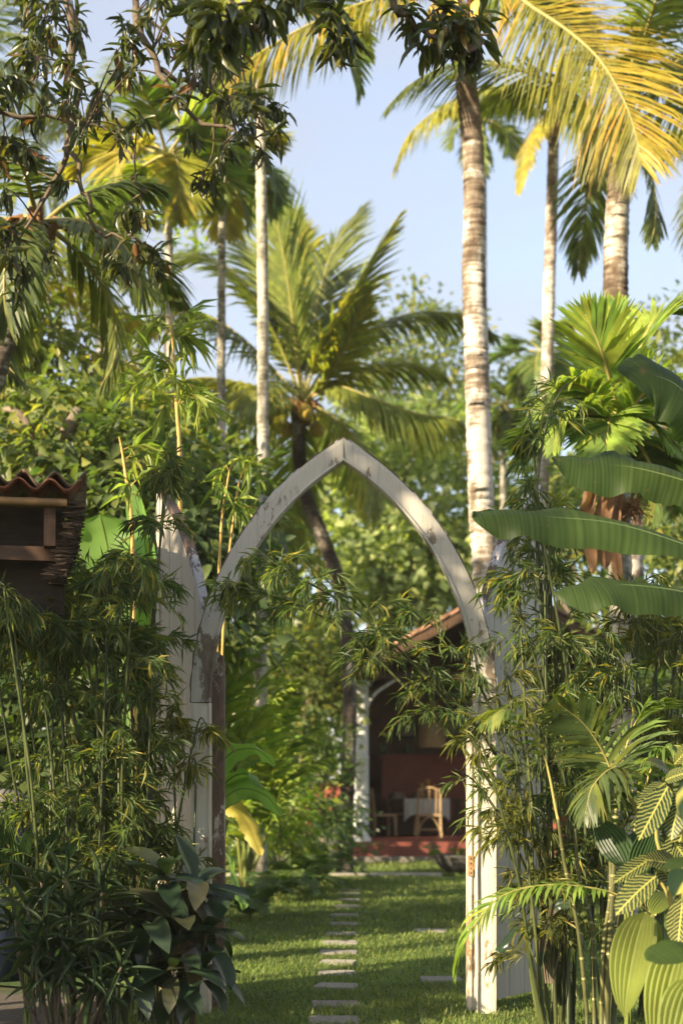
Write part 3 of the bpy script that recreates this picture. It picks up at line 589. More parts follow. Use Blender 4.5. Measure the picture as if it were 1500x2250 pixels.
# hinge plate on the right jamb
hz0, hz1 = .805, .925; g = Geo(); yb = GY + .098
g.box((.738 + GX, yb - .004, hz0), (.768 + GX, yb + .006, hz1)); g.box((.768 + GX, yb - .003, hz0 + .035), (.80 + GX, yb + .005, hz1 - .035))
hp = g.obj('hinge_plate', M['hinge'], gate, smooth=False)
for z in (hz0 + .018, hz0 + .045, hz1 - .045, hz1 - .018):
    g = Geo(); g.lathe((.753 + GX, yb - .006, z), [(.0001, -.004), (.004, -.004), (.004, .004), (.0001, .004)], 8); g.obj('screw', M['screw'], hp)

# ------------------------------------------------------------------ hut corner on the left
hut = thing('tiled_hut', 'dark hut corner with wavy clay tile eave, bamboo pole and bark edge', 'hut', (-1.335, 7.40, 0))
EX, EY, EZ, PER, SL = -1.335, 7.40, 2.895, .161, .10
def tile_mesh(mat, amp, ln, th=.013, ph=0.0):
    g = Geo(); n = 14; x = np.linspace(0, PER * 1.04, n); z = amp * np.cos(2 * math.pi * x / PER + ph); V = []
    for yy, zz in ((0, 0), (ln, ln * SL - .02)):
        for dz in (0, th): V += [(-a, yy, zz + b + dz) for a, b in zip(x, z)]
    f = []
    for i in range(n - 1): f += [(n + i, n + i + 1, 3*n + i + 1, 3*n + i), (i + 1, i, 2*n + i, 2*n + i + 1), (i, i + 1, n + i + 1, n + i), (2*n + i + 1, 2*n + i, 3*n + i, 3*n + i + 1)]
    f += [(0, n, 3 * n, 2 * n), (n - 1, 3 * n - 1, 4 * n - 1, 2 * n - 1)]
    g.add(V, f); return g.mesh('roof_tile', mat)
low, upm = tile_mesh(M['redtile'], .027, .34, .008), tile_mesh(M['mosstile'], .036, .33, .014)
r = rng(41)
for c in range(16):
    x = EX - c * PER
    link('roof_tile', low, hut, M=Matrix.Translation((x - .01, EY, EZ)) @ Matrix.Rotation(r.normal(0, .012), 4, 'Y'))
    for k in range(7):
        y = EY + .035 + k * .26
        link('roof_tile', upm, hut, M=Matrix.Translation((x + r.normal(0, .006) + .012, y + r.normal(0, .008), EZ + .032 + (y - EY) * SL + r.normal(0, .003))) @ Matrix.Rotation(r.normal(0, .05), 4, 'Y') @ Matrix.Rotation(r.normal(0, .02), 4, 'Z'))
g = Geo(); pz = EZ - .082; xs = np.linspace(-1.425, -4.0, 60); rad = np.full(60, .021); rad[4::6] = .0245; g.tube([(x, EY + .05, pz) for x in xs], rad, 10); g.obj('bamboo_pole', M['bamboo_pole'], hut)
g = Geo(); g.box((-4.0, EY + .22, EZ - .36), (-1.485, EY + .30, EZ - .285)); g.obj('beam', M['beamwood'], hut, smooth=False)
g = Geo(); g.box((-1.545, EY + .10, EZ - .30), (-1.485, EY + .21, EZ - .10)); g.bar((-1.515, EY + .09, EZ - .105), (-1.515, EY + 2.2, EZ + .09), .05, .055); g.obj('rafter', M['brownwood'], hut, smooth=False)
for k in range(7):
    z = EZ - .04 - k * .085; g = Geo(); g.box((-4.0, EY + .42 + r.normal(0, .004), z - .0845), (-1.44, EY + .45, z)); g.obj('wall_slat', M['darkwood'], hut, smooth=False)
for x in (-2.8, -3.95):
    g = Geo(); g.tube([(x, EY + .36, 0), (x, EY + .36, EZ - .12)], .045, 8); g.obj('post', M['brownwood'], hut)
g = Geo()
for k in range(620):                                   # ragged ends of the bark layer under the tiles
    z = EZ - .05 - r.random() ** .8 * .42; y = EY + .05 + r.random() * .5; l = r.uniform(.03, .10); x1 = -1.345 - .10 * ((EZ - z) / .45) ** 2 + r.normal(0, .012); g.bar((x1 - l, y + r.normal(0, .02), z + r.normal(0, .008)), (x1, y, z), r.uniform(.004, .016), r.uniform(.003, .007))
g.obj('bark_thatch', M['thatch'], hut, kind='stuff', smooth=False)
hut.rotation_euler = (0, 0, math.radians(10.5))
bin_ = thing('storage_bin', 'dark blue bin with grey domed lid behind the bamboo hedge', 'bin', (-2.3, 9.9, 0))
x0 = (8 - 750) / F_PX * 9.9
g = Geo(); g.lathe((x0, 9.9, 0), [(.001, 0), (.17, 0), (.19, .3), (.2, .6), (.205, 1.13), (.001, 1.13)], 20); g.obj('body', M['blueplastic'], bin_)
g = Geo(); g.lathe((x0, 9.9, 1.135), [(.22, 0), (.22, .04), (.20, .10), (.14, .16), (.06, .185), (.001, .19)], 20); g.obj('lid', M['greyplastic'], bin_)

# ------------------------------------------------------------------ the open garden house
HX, HY, FZ, HW, RZ, SLP = 3.07, 26.6, .372, 3.12, 5.06, .53
house = thing('verandah_house', 'open garden house with white columns, red floor and low clay tile gable', 'house', (HX, 29, 0))
g = Geo(); g.box((-.05, HY, -.02), (7.2, 33.2, FZ)); g.obj('plinth', M['redfloor'], house, smooth=False)
g = Geo(); g.box((-.35, HY - .3, -.02), (7.2, HY - .003, .105)); g.obj('step', M['greystep'], house, smooth=False)
for x, y in ((.39, HY + .35), (3.2, HY + .35), (6.08, HY + .35), (.39, 30.2), (6.08, 30.2), (.39, 32.9), (6.08, 32.9)):
    g = Geo(); zt = 3.42; g.lathe((x, y, FZ), [(.17, 0), (.17, .07), (.13, .09), (.128, 1.55), (.136, 1.56), (.136, 1.60), (.125, 1.61), (.115, zt - FZ - .12), (.15, zt - FZ - .1), (.15, zt - FZ)], 18); g.obj('column', M['whitewash'], house)
g = Geo(); g.box((.2, 33.0, FZ), (6.3, 33.15, 4.9)); g.obj('back_wall', M['dimwall'], house, smooth=False)
g = Geo(); g.box((6.15, 28.4, FZ), (6.3, 32.99, 3.4)); g.obj('side_wall', M['dimwall'], house, smooth=False)
g = Geo(); g.box((.9, 31.6, FZ), (5.2, 32.0, 2.15)); g.obj('half_wall', M['redwood'], house, smooth=False)
g = Geo(); g.box((.30, 28.6, FZ), (.38, 32.7, 3.42)); g.obj('side_wall', M['dimwall'], house, smooth=False)  # hidden wall added to keep sunlight out of the interior
for x in (.39, 6.08):
    g = Geo(); g.box((x - .07, HY + .1, 3.43), (x + .07, 33.0, 3.58)); g.obj('wall_plate', M['darkwood'], house, smooth=False)
g = Geo(); g.box((.2, HY + .28, 3.44), (5.95, HY + .42, 3.57)); g.obj('tie_beam', M['brownwood'], house, smooth=False)
for sd in (-1, 1):
    ex = HX + sd * HW; ez = RZ - SLP * HW; nrm = unit(np.array((sd * SLP, 0, 1.)))
    g = Geo(); a = np.array((HX, HY - .35, RZ)); b = np.array((ex, HY - .35, ez)); V = [a, b, b + (0, 7.2, 0), a + (0, 7.2, 0)]; V += [v + nrm * .05 for v in V]
    g.add2(V, [(0,3,2,1),(4,5,6,7),(0,1,5,4),(1,2,6,5),(2,3,7,6),(3,0,4,7)]); roof = g.obj('roof', M['darkwood'], house, smooth=False)
    # corrugated clay sheet behind, single tiles on the first courses above the verge
    n = 120; ys = np.linspace(HY + .62, HY + 6.8, n); off = .075 + .035 * np.cos((ys - HY) * 2 * math.pi / .23); V = np.concatenate([[np.array((HX, y, RZ)) + nrm * o for y, o in zip(ys, off)], [np.array((ex + sd * .1, y, ez - SLP * .1)) + nrm * o for y, o in zip(ys, off)]])
    g = Geo(); i = np.arange(n - 1); g.add(V, np.stack([i, i + 1, n + i + 1, n + i], -1)); g.obj('tile_field', M['terracotta'], roof, kind='stuff')
    dn = unit(np.array((sd, 0, -SLP))); gt = Geo(); th = np.linspace(0, math.pi, 7)
    V = []; ln = .34
    for e in (0, 1):
        for R in (.115, .098): V += [(math.cos(t) * R, e * ln, math.sin(t) * R * .6 + (.018 if e == 0 else 0)) for t in th]
    f = []
    for i in range(6): f += [(i, i + 1, 14 + i + 1, 14 + i), (7 + i + 1, 7 + i, 21 + i, 21 + i + 1), (i + 1, i, 7 + i, 7 + i + 1), (14 + i, 14 + i + 1, 21 + i + 1, 21 + i)]
    gt.add(V, f); tm = gt.mesh('roof_tile', M['terracotta']); rr = rng(50 + sd)
    for c in range(4):
        for k in range(12):
            p = np.array((HX, HY - .27 + c * .235, RZ)) + dn * (k * .295) + nrm * .055; xa = np.array((0, 1, 0.)); 
            Mx = Matrix(((xa[0], dn[0], nrm[0], p[0]), (xa[1], dn[1], nrm[1], p[1]), (xa[2], dn[2], nrm[2], p[2]), (0, 0, 0, 1)))
            link('roof_tile', tm, roof, M=Mx @ Matrix.Rotation(rr.normal(0, .03), 4, 'Z'))
    g = Geo(); g.bar(a + (0, -.02, -.07), b + (0, -.02, -.07) + dn * .05, .03, .15); g.obj('barge_board', M['brownwood'], house, smooth=False)
    for k in range(6):
        g = Geo(); y = HY + .3 + k * 1.1; g.bar((HX, y, RZ - .06), (ex, y, ez - .06), .06, .1); g.obj('rafter', M['brownwood'], house, smooth=False)
g = Geo()
for k in range(22): g.tube([(HX, HY - .33 + k * .32, RZ + .07), (HX, HY - .33 + k * .32 + .36, RZ + .09)], [.12, .105], 10)
g.obj('ridge_tile', M['terracotta'], house, kind='stuff')
g = Geo(); g.tube(spline([(.39, HY + .33, 2.7), (.62, HY + .33, 3.15), (1.05, HY + .33, 3.45)], 12), .03, 8); g.obj('brace', M['whitewash'], house)

def chair(label, x, y, face, cloth=False, group='rattan chairs at the verandah table'):
    t = thing('rattan_chair', label, 'chair', (x, y, FZ), group); z0 = FZ
    c, s_ = math.cos(face), math.sin(face)
    def q(a, b, z): return np.array((x + a * c - b * s_, y + a * s_ + b * c, z0 + z))
    for a in (-.24, .24):
        for b, h in ((-.22, 1.0), (.22, .46)):
            g = Geo(); g.tube(spline([q(a * 1.08, b * 1.1, 0), q(a, b, .4), q(a * .96, b * (1.25 if h > .5 else 1), h)], 8), .024, 7); g.obj('leg', M['rattan'], t)
        g = Geo(); g.tube(spline([q(a, -.24, .12), q(a * .5, -.24, .34), q(0, -.24, .42)], 8), .014, 6); g.obj('brace', M['rattan'], t)
    g = Geo(); g.box((-.26, -.25, .43), (.26, .25, .475)); V = g.v[0]; g.v[0] = np.array([q(*v) for v in V]); g.obj('seat', M['rattan'], t, smooth=False)
    g = Geo(); g.tube([q(-.25, -.22, .15), q(.25, -.22, .15)], .016, 6); g.obj('stretcher', M['rattan'], t)
    g = Geo(); g.tube(spline([q(-.23, -.27, .96), q(0, -.29, 1.03), q(.23, -.27, .96)], 10), .022, 7); g.obj('back_rail', M['rattan'], t)
    for a in (-.14, 0, .14):
        g = Geo(); g.tube([q(a, -.24, .47), q(a, -.28, 1.0)], .011, 6); g.obj('back_spindle', M['rattan'], t)
    return t
chair('rattan chair standing with its back to the lawn before the cloth-covered table', (940 - 750) / F_PX * 29.9, 29.9, 0.05)
chair('rattan chair standing beside the white column on the red floor', (838 - 750) / F_PX * 29.7, 29.9, -1.3)
chair('rattan chair at the far end of the verandah table', 2.95, 30.9, 1.5)
chair('rattan chair standing behind the verandah table facing the lawn', 1.45, 31.35, 3.1)
tb = thing('dining_table', 'dark wooden table under a white crochet cloth on the verandah', 'table', (1.86, 30.75, FZ)); tx, ty = 1.86, 30.85
g = Geo(); g.box((tx - .95, ty - .42, FZ + .74), (tx + .75, ty + .42, FZ + .785)); g.obj('tabletop', M['brownwood'], tb, smooth=False)
for a in (-.85, .65):
    for b in (-.34, .34): g = Geo(); g.box((tx + a - .035, ty + b - .035, FZ), (tx + a + .035, ty + b + .035, FZ + .738)); g.obj('leg', M['brownwood'], tb, smooth=False)
g = Geo(); n = 40; xs = np.linspace(tx - .52, tx + .45, n); hem = FZ + .42 + .09 * abs(np.sin(np.linspace(0, 9, n))) * .6 - .13 * abs(np.linspace(-1, 1, n)) ** 3; rows = [np.stack([xs, np.full(n, ty + .2), np.full(n, FZ + .793)], 1), np.stack([xs, np.full(n, ty - .42), np.full(n, FZ + .793)], 1), np.stack([xs, ty - .445 + .02 * np.sin(xs * 40), np.full(n, FZ + .74)], 1), np.stack([xs, ty - .455 + .035 * np.sin(xs * 38), hem], 1)]
i = np.arange(n - 1)
for k in range(3): g.add(np.concatenate([rows[k], rows[k + 1]]), np.stack([i, i + 1, n + i + 1, n + i], -1))
tag(g.obj('table_cloth', M['cloth']), 'white crochet cloth hanging over the front of the verandah table', 'tablecloth')
for k, (dx, dy, mt, pr, lb) in enumerate(((.12, -.25, 'clay', [(.001, 0), (.05, 0), (.085, .08), (.09, .16), (.05, .24), (.04, .30), (.055, .33), (.045, .33), (.03, .30)], 'small terracotta vase on the crochet table cloth'), (-.12, .0, 'glass_orange_lit', [(.001, 0), (.05, 0), (.06, .12), (.07, .25), (.055, .34), (.05, .34)], 'glass jar with orange light in its colour beside the terracotta vase'), (.02, .25, 'glass_orange_lit', [(.001, 0), (.04, 0), (.04, .2), (.06, .32), (.075, .42), (.07, .42)], 'tall glass with orange light in its colour behind the terracotta vase'))):
    g = Geo(); g.lathe((tx + dx, ty + dy, FZ + .796), pr, 14); tag(g.obj('vase' if k == 0 else 'glass_jar', M[mt]), lb, 'vase' if k == 0 else 'jar')
cb = thing('day_bed', 'low cushioned seat against the red half wall', 'bench', (1.6, 31.4, FZ))
g = Geo(); g.box((1.0, 31.2, FZ), (2.3, 31.58, FZ + .42)); g.obj('base', M['brownwood'], cb, smooth=False)
g = Geo(); g.box((1.03, 31.22, FZ + .425), (2.27, 31.56, FZ + .52)); g.obj('seat_cushion', M['cushion'], cb)
for x in (1.25, 1.75): g = Geo(); g.lathe((x, 31.5, FZ + .74), [(.001, -.2), (.13, -.19), (.2, -.05), (.2, .05), (.13, .19), (.001, .2)], 12); g.obj('pillow', M['cushion'], cb)
for k, (x, z, w, h) in enumerate(((1.5, 2.75, .5, .38), (2.6, 2.8, .36, .46), (3.6, 2.75, .5, .38))):
    fr = thing('picture_frame', ('wide dark framed panel on the wall above the day bed', 'tall dark framed panel in the middle of the back wall', 'wide dark framed panel on the back wall beyond the pendant lamp')[k], 'frame', (x, 32.97, z))
    g = Geo(); g.box((x - w / 2, 32.95, z - h / 2), (x + w / 2, 32.995, z + h / 2)); g.obj('frame', M['darkwood'], fr, smooth=False)
    g = Geo(); g.box((x - w / 2 + .04, 32.94, z - h / 2 + .04), (x + w / 2 - .04, 32.948, z + h / 2 - .04)); g.obj('panel', M['cushion'], fr, smooth=False)
pl = thing('pendant_lamp', 'large woven pendant shade hanging in the dark verandah', 'lamp', (1.92, 30.2, 2.2))
g = Geo(); g.lathe((1.92, 30.2, 2.25), [(.27, 0), (.30, .05), (.31, .25), (.26, .55), (.17, .82), (.10, .98), (.06, 1.02)], 22); g.obj('shade', M['rattan'], pl)
g = Geo(); g.tube([(1.92, 30.2, 3.26), (1.92, 30.2, 4.4)], .01, 6); g.obj('cord', M['darkwood'], pl)
for k, (px, hh) in enumerate(((838, .26), (846, .30), (893, .24), (905, .2))):
    g = Geo(); x = (px - 750) / F_PX * 31.8; g.lathe((x, 31.8, 2.152), [(.001, 0), (.045, 0), (.045, hh * .55), (.018, hh * .75), (.018, hh), (.001, hh)], 10); tag(g.obj('bottle', M['greenbottle']), 'dim green bottle standing on the red half wall', 'bottle', 'bottles on the red half wall')
bench = thing('red_bench', 'red painted bench half hidden by leaves beside the white column', 'bench', (-.45, 25.4, 0))
g = Geo(); g.box((-.62, 25.15, .95), (.1, 25.6, 1.02)); g.obj('seat', M['redwood'], bench, smooth=False)
for x in (-.62, .02):
    for y in (25.17, 25.53): g = Geo(); g.box((x, y, 0), (x + .07, y + .07, .948 if y < 25.4 else 1.5)); g.obj('leg', M['redwood'], bench, smooth=False)
g = Geo(); g.box((-.54, 25.545, 1.2), (.015, 25.585, 1.45)); g.obj('backrest', M['redwood'], bench, smooth=False)
bowl = thing('stone_bowl', 'dark stone water bowl with round lily leaves on the grass', 'planter', (1.92, 22.75, 0)); bx_, by_ = 1.95, 22.9
g = Geo(); g.lathe((bx_, by_, 0), [(.001, 0), (.22, 0), (.36, .08), (.44, .18), (.47, .27), (.49, .30), (.45, .30), (.43, .26), (.34, .20), (.001, .19)], 28); g.obj('basin', M['stonebowl'], bowl)
g = Geo(); g.lathe((bx_, by_, 0), [(.001, .255), (.425, .255)], 24); g.obj('water', M['water'], bowl)
r = rng(61)
for k in range(11):
    a, rd = r.random() * 6.28, r.uniform(.05, .42); x, y, z = bx_ + rd * math.cos(a) - (.2 if k < 4 else 0), by_ + rd * math.sin(a), .3 + r.uniform(.0, .12); R_ = r.uniform(.07, .13)
    g = Geo(); n = 14; th = np.linspace(.25, 6.03, n); V = [(x, y, z)] + [(x + R_ * math.cos(t), y + R_ * math.sin(t) * .9, z + .03 * math.sin(2 * t) + R_ * .3 * math.sin(t + k)) for t in th]; g.add(V, [(0, i, i + 1) for i in range(1, n)]); g.tube([(bx_ + (x - bx_) * .7, by_ + (y - by_) * .7, .25), (x, y, z - .005)], .006, 4); g.obj('lily_leaf', M['fern'], bowl)

# ------------------------------------------------------------------ palms
# tall coconut palm just behind the gate, its crown above the frame
mp_ = PP([(1110, 1995), (1088, 1500), (1066, 1240), (1056, 1080), (1050, 900), (1045, 750), (1040, 600), (1043, 450), (1036, 300), (1020, 150), (1014, 60)], 16.0)
palm('coconut_palm', 'tall coconut palm with brown patched white trunk behind the right gate door', mp_, .158, .112, P(1012, 20, 16), 101, ('coco', 'coco_dark'), 5, 2.8, tmat='trunk', nl=90, ncoco=7, elr=(.6, 1.35), tg=[-.05, -.04, .10, .28],
     paths=[dict(p=PP([(1020, 25, 16), (1100, -25, 15.8), (1175, 20, 15.5), (1250, 70, 15.3), (1315, 130, 15.1), (1362, 205, 14.9), (1392, 280, 14.8), (1408, 360, 14.7)]), m='coco_g', nl=150, ll=1.25, lw=.024, phi=(66, 30), hang=.30, roll=-.95, start=.12),
            dict(p=PP([(1005, 15, 16), (930, -25, 15.8), (840, -5, 15.6), (740, 28, 15.5), (640, 75, 15.4), (560, 125, 15.4), (505, 180, 15.4), (475, 225, 15.4)]), m='coco_g', nl=120, ll=.8, lw=.028, hang=1.2, beta=-25)],
     avoid=lambda a: -2.9 < a % 6.28 - 6.28 < -.3)
# second palm, slim, behind it
p2 = PP([(1180, 1850), (1187, 1300), (1192, 1040), (1200, 850), (1207, 600), (1213, 400), (1215, 280)], 25.5)
palm('coconut_palm', 'slim pale coconut palm standing between the patched palm and the ringed palm', p2, .125, .095, P(1213, 262, 25.5), 102, ('coco', 'coco_dark', 'coco_y'), 5, 2.5, nl=60, tmat='trunk', lenk=.62, elr=(.2, 1.2),
     paths=[dict(p=PP([(1210, 262, 25.5), (1165, 215, 25.3), (1110, 192, 25), (1030, 205, 24.8), (955, 245, 24.6), (895, 300, 24.5), (865, 370, 24.5)]), m='coco_y', nl=85, ll=.85, hang=1.3, lw=.04),
            dict(p=PP([(1212, 265, 25.5), (1190, 262, 25), (1165, 300, 24.8), (1150, 350, 24.7), (1138, 420, 24.6)]), m='coco_y', nl=55, ll=.5, hang=.5, lw=.05),
            dict(p=PP([(1215, 262, 25.5), (1240, 235, 25), (1275, 240, 24.6), (1310, 290, 24.4), (1330, 370, 24.3)]), m='coco', nl=60, ll=.7, hang=.9)])
p3_ = PP([(1392, 2010), (1385, 1500), (1378, 1100), (1362, 800), (1352, 690), (1352, 560), (1357, 430), (1362, 330)], 16.5)
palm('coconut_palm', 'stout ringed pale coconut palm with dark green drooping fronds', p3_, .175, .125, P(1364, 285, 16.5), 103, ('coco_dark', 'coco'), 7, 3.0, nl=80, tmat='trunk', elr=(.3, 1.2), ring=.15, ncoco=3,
     paths=[dict(p=PP([(1362, 285, 16.5), (1330, 150, 16.8), (1290, 40, 17), (1220, -20, 17.2), (1130, -20, 17.4)]), m='coco_dark', ll=.8, hang=.9),
            dict(p=PP([(1366, 280, 16.5), (1385, 150, 16.5), (1420, 40, 16.4), (1500, -20, 16.2)]), m='coco_dark', ll=.85, hang=.8),
            dict(p=PP([(1370, 280, 16.5), (1420, 170, 16.8), (1490, 120, 17), (1570, 130, 17)]), m='coco_dark', ll=.85, hang=.9),
            dict(p=PP([(1365, 290, 16.5), (1390, 300, 16), (1425, 370, 15.8), (1440, 450, 15.7), (1432, 530, 15.6)]), m='coco_dark', ll=.5, hang=.4, nl=60, roll=.5),
            dict(p=PP([(1360, 290, 16.5), (1330, 300, 16.6), (1310, 350, 16.7), (1295, 430, 16.8)]), m='coco_dark', ll=.42, hang=.4, nl=50, roll=-.4)])
# yellow frond of a palm beyond the right edge
palm('coconut_palm', 'coconut palm with golden drooping fronds beyond the stout ringed palm', PP([(1640, 1850), (1630, 1000), (1600, 330)], 22), .15, .11, P(1600, 300, 22), 104, ('coco_y', 'coco'), 9, 2.2, nl=60, elr=(-.6, .9))
# central young coconut palm whose curved trunk stands on the lawn edge
p5 = PP([(757, 1921), (762, 1750), (768, 1560), (765, 1430), (752, 1330), (735, 1250), (700, 1160), (672, 1090), (660, 1020), (655, 950), (652, 905)], 22.6)
c5 = P(664, 885, 22.6)
def cf(*q, **k): return dict(p=PP([(664, 885, 22.6)] + [tuple(a) for a in q]), **k)
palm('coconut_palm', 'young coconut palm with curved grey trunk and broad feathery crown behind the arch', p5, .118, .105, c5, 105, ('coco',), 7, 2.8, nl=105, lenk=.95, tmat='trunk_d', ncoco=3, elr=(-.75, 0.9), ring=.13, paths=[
    cf((650, 760, 22.4), (632, 620, 22.2), (612, 500, 22.0), (598, 430, 21.8), m='coco', ll=1.20, lw=.05, hang=.15, roll=0.3, phi=(50, 18)),
    cf((680, 770, 22.9), (700, 650, 23.2), (735, 540, 23.5), (790, 460, 23.8), m='coco_dark', ll=1.08, lw=.05, hang=.2, phi=(50, 18)),
    cf((700, 780, 22.2), (750, 690, 21.9), (810, 580, 21.6), (868, 485, 21.4), m='coco', ll=0.96, lw=.05, hang=.25, roll=-.4, phi=(45, 16)),
    cf((720, 800, 22.8), (800, 730, 23), (900, 690, 23.2), (1000, 690, 23.4), (1085, 735, 23.6), m='coco_dark', ll=1.02, lw=.05, hang=.5),
    cf((620, 770, 22.3), (550, 640, 22.1), (470, 570, 21.9), (385, 580, 21.8), (330, 650, 21.7), m='coco', ll=1.14, lw=.05, hang=.3, roll=0.4),
    cf((610, 820, 22.8), (530, 740, 23), (450, 690, 23.2), (370, 690, 23.3), (310, 740, 23.4), m='coco_dark', ll=1.02, lw=.05, hang=.5),
    cf((600, 860, 22.4), (520, 840, 22.2), (440, 830, 22), (350, 850, 21.9), (290, 900, 21.8), m='coco', ll=1.02, lw=.05, hang=1.0, beta=-20),
    cf((740, 850, 22.3), (830, 880, 22.1), (920, 910, 22), (1010, 925, 21.9), (1090, 990, 21.8), m='coco', ll=0.90, lw=.05, hang=1.3, beta=-20),
    cf((610, 900, 22.3), (560, 960, 22.1), (500, 1010, 22), (450, 1060, 22), m='coco', ll=0.78, lw=.05, hang=.8),
    cf((630, 700, 22.8), (590, 600, 23.2), (540, 540, 23.5), m='coco_dark', ll=1.02, lw=.05, hang=.2),
    cf((720, 830, 22.4), (770, 740, 22), (800, 640, 21.7), m='coco', ll=0.60, lw=.05, hang=.3),
    cf((660, 740, 23.2), (660, 600, 23.6), (650, 470, 24), m='coco', ll=1.02, lw=.05, hang=.15)])
# slim areca palms on the left
palm('areca_palm', 'very slim straight areca palm with grey trunk before the curved coconut palm', PP([(570, 2020), (573, 1340), (578, 1000), (577, 600), (573, 350), (573, 190), (573, 40)], 17.0), .080, .054, P(573, -20, 17.0), 106, ('areca', 'coco'), 9, 1.9, areca=True, tmat='trunk_w', ring=.16, lenk=.6, elr=(-.2, 1.2))
palm('areca_palm', 'slim white areca palm with bright yellow green crown behind the mango leaves', PP([(380, 1960), (378, 1000), (374, 700), (371, 500), (368, 400)], 18.5), .066, .045, P(366, 340, 18.5), 107, ('areca_b', 'coco_y', 'areca'), 11, 1.4, areca=True, tmat='trunk_w', ring=.16, lenk=.65, elr=(-.35, 1.15))
palm('areca_palm', 'areca palm with a brown hanging leaf sheath behind the slim ringed palm', PP([(480, 1940), (486, 900), (488, 420)], 20), .07, .05, P(489, 350, 20), 108, ('coco_y', 'areca'), 8, 1.3, areca=True, tmat='trunk_w', lenk=.6, elr=(-.4, 1.0))
# dark coconut palm at the upper left and one at the far left edge
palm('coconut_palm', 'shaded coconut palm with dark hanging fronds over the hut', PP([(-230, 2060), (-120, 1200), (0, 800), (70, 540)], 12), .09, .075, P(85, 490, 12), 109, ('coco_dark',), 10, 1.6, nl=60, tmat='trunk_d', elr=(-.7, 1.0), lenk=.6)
palm('coconut_palm', 'coconut palm with sunlit yellow fronds behind the bushy tree', PP([(8, 1960), (10, 1040), (8, 780), (5, 640)], 19), .085, .085, P(5, 610, 19), 110, ('coco_y', 'coco'), 13, 3.0, nl=70, tmat='trunk', elr=(-.7, 1.1),
     paths=[dict(p=PP([(5, 610, 19), (80, 560, 19), (180, 600, 19), (260, 700, 19), (300, 800, 19)]), m='coco_y', ll=.6, hang=.9), dict(p=PP([(5, 650, 19), (100, 700, 18.6), (200, 770, 18.3), (290, 800, 18), (350, 850, 17.8)]), m='coco_y', ll=.7, hang=.9), dict(p=PP([(5, 640, 19), (110, 620, 19.5), (230, 660, 20), (340, 730, 20.5)]), m='coco_g', ll=.7, hang=.8)])
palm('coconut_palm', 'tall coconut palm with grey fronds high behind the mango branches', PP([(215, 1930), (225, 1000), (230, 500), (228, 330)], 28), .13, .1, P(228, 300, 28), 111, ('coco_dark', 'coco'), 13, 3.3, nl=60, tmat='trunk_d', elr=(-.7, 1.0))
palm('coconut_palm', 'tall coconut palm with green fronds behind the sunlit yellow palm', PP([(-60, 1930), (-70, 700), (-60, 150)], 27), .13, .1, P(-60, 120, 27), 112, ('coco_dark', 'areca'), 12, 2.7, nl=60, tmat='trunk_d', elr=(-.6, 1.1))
# bright areca palm on the right, with dead fronds under the crown
p8 = PP([(1368, 2060), (1366, 1560), (1362, 1250), (1358, 1050), (1356, 1000)], 11.6)
c8 = P(1358, 940, 11.6)
def af(*q, **k): k.setdefault('m', 'areca_b'); return dict(p=PP([(1358, 950, 11.6)] + [tuple(a) for a in q]), **k)
ar = palm('areca_palm', 'bright yellow green areca palm with brown dead fronds under its crown', p8, .105, .085, c8, 113, ('areca_b', 'areca'), 4, 1.1, areca=True, tmat='trunk_w', ring=.14, lenk=.5, elr=(-.2, .9), nl=105, paths=[
    af((1345, 860, 11.5), (1320, 770, 11.3), (1285, 690, 11.2), ll=.52, lw=.042, hang=.15, phi=(55, 15)), af((1375, 860, 11.7), (1400, 780, 11.7), (1440, 700, 11.8), (1500, 690, 11.8), ll=.5, lw=.042),
    af((1330, 900, 11.3), (1280, 850, 11.1), (1230, 850, 11), (1190, 900, 10.9), ll=.42, lw=.042, hang=.5), af((1325, 930, 11.2), (1280, 900, 11), (1240, 920, 10.9), (1215, 980, 10.8), ll=.4, lw=.042, hang=.5),
    af((1380, 910, 11.3), (1420, 860, 11.2), (1470, 860, 11.1), (1520, 920, 11), ll=.45, lw=.042), af((1390, 930, 11.2), (1430, 930, 11.1), (1470, 980, 11), ll=.42, lw=.042),
    af((1350, 870, 12), (1345, 770, 12.2), (1350, 670, 12.4), ll=.5, lw=.042, hang=.15), af((1330, 890, 11.9), (1290, 800, 12.1), (1255, 760, 12.3), m='areca', ll=.45, lw=.042),
    af((1345, 950, 11.1), (1335, 960, 10.9), (1330, 1010, 10.8), ll=.35, lw=.042)])
r = rng(114)
for (a, b, w) in (((1330, 1010), (1290, 1200), .16), ((1310, 1030), (1300, 1260), .13), ((1350, 1040), (1330, 1250), .15), ((1365, 1060), (1360, 1290), .10)):
    g, h = blade(PP([a + (11.35,), ((a[0] + b[0]) / 2 - 15, (a[1] + b[1]) / 2, 11.25), b + (11.3,)]), w, r, fold=.8, wave=.02, roll=r.normal(0, .6)); o = g.obj('dead_frond', M['deadfrond'], ar)
g = Geo(); c = P(1385, 1125, 11.35)
for k in range(240): e = c + unit(r.normal(0, 1, 3)) * r.uniform(.05, .19) * np.array((1, .8, .8)); g.bar(c + (0, 0, .05) + r.normal(0, .03, 3), e, .003); g.lathe(e, [(.001, -.006), (.007, 0), (.001, .006)], 4)
g.obj('flower_cluster', M['fibre'], ar, kind='stuff')
palm('areca_palm', 'small dark areca crown against the sky behind the slim coconut palm', PP([(1188, 1850), (1190, 1100), (1192, 820)], 30), .09, .06, P(1192, 775, 30), 115, ('areca',), 11, 1.35, areca=True, tmat='trunk_w', lenk=.6, elr=(-.7, 1.2))
palm('areca_palm', 'small areca crown low behind the patched palm', PP([(1105, 1850), (1105, 1200), (1105, 930)], 32), .09, .06, P(1105, 890, 32), 116, ('areca', 'areca_b'), 11, 1.3, areca=True, tmat='trunk_w', lenk=.6, elr=(-.7, 1.2))
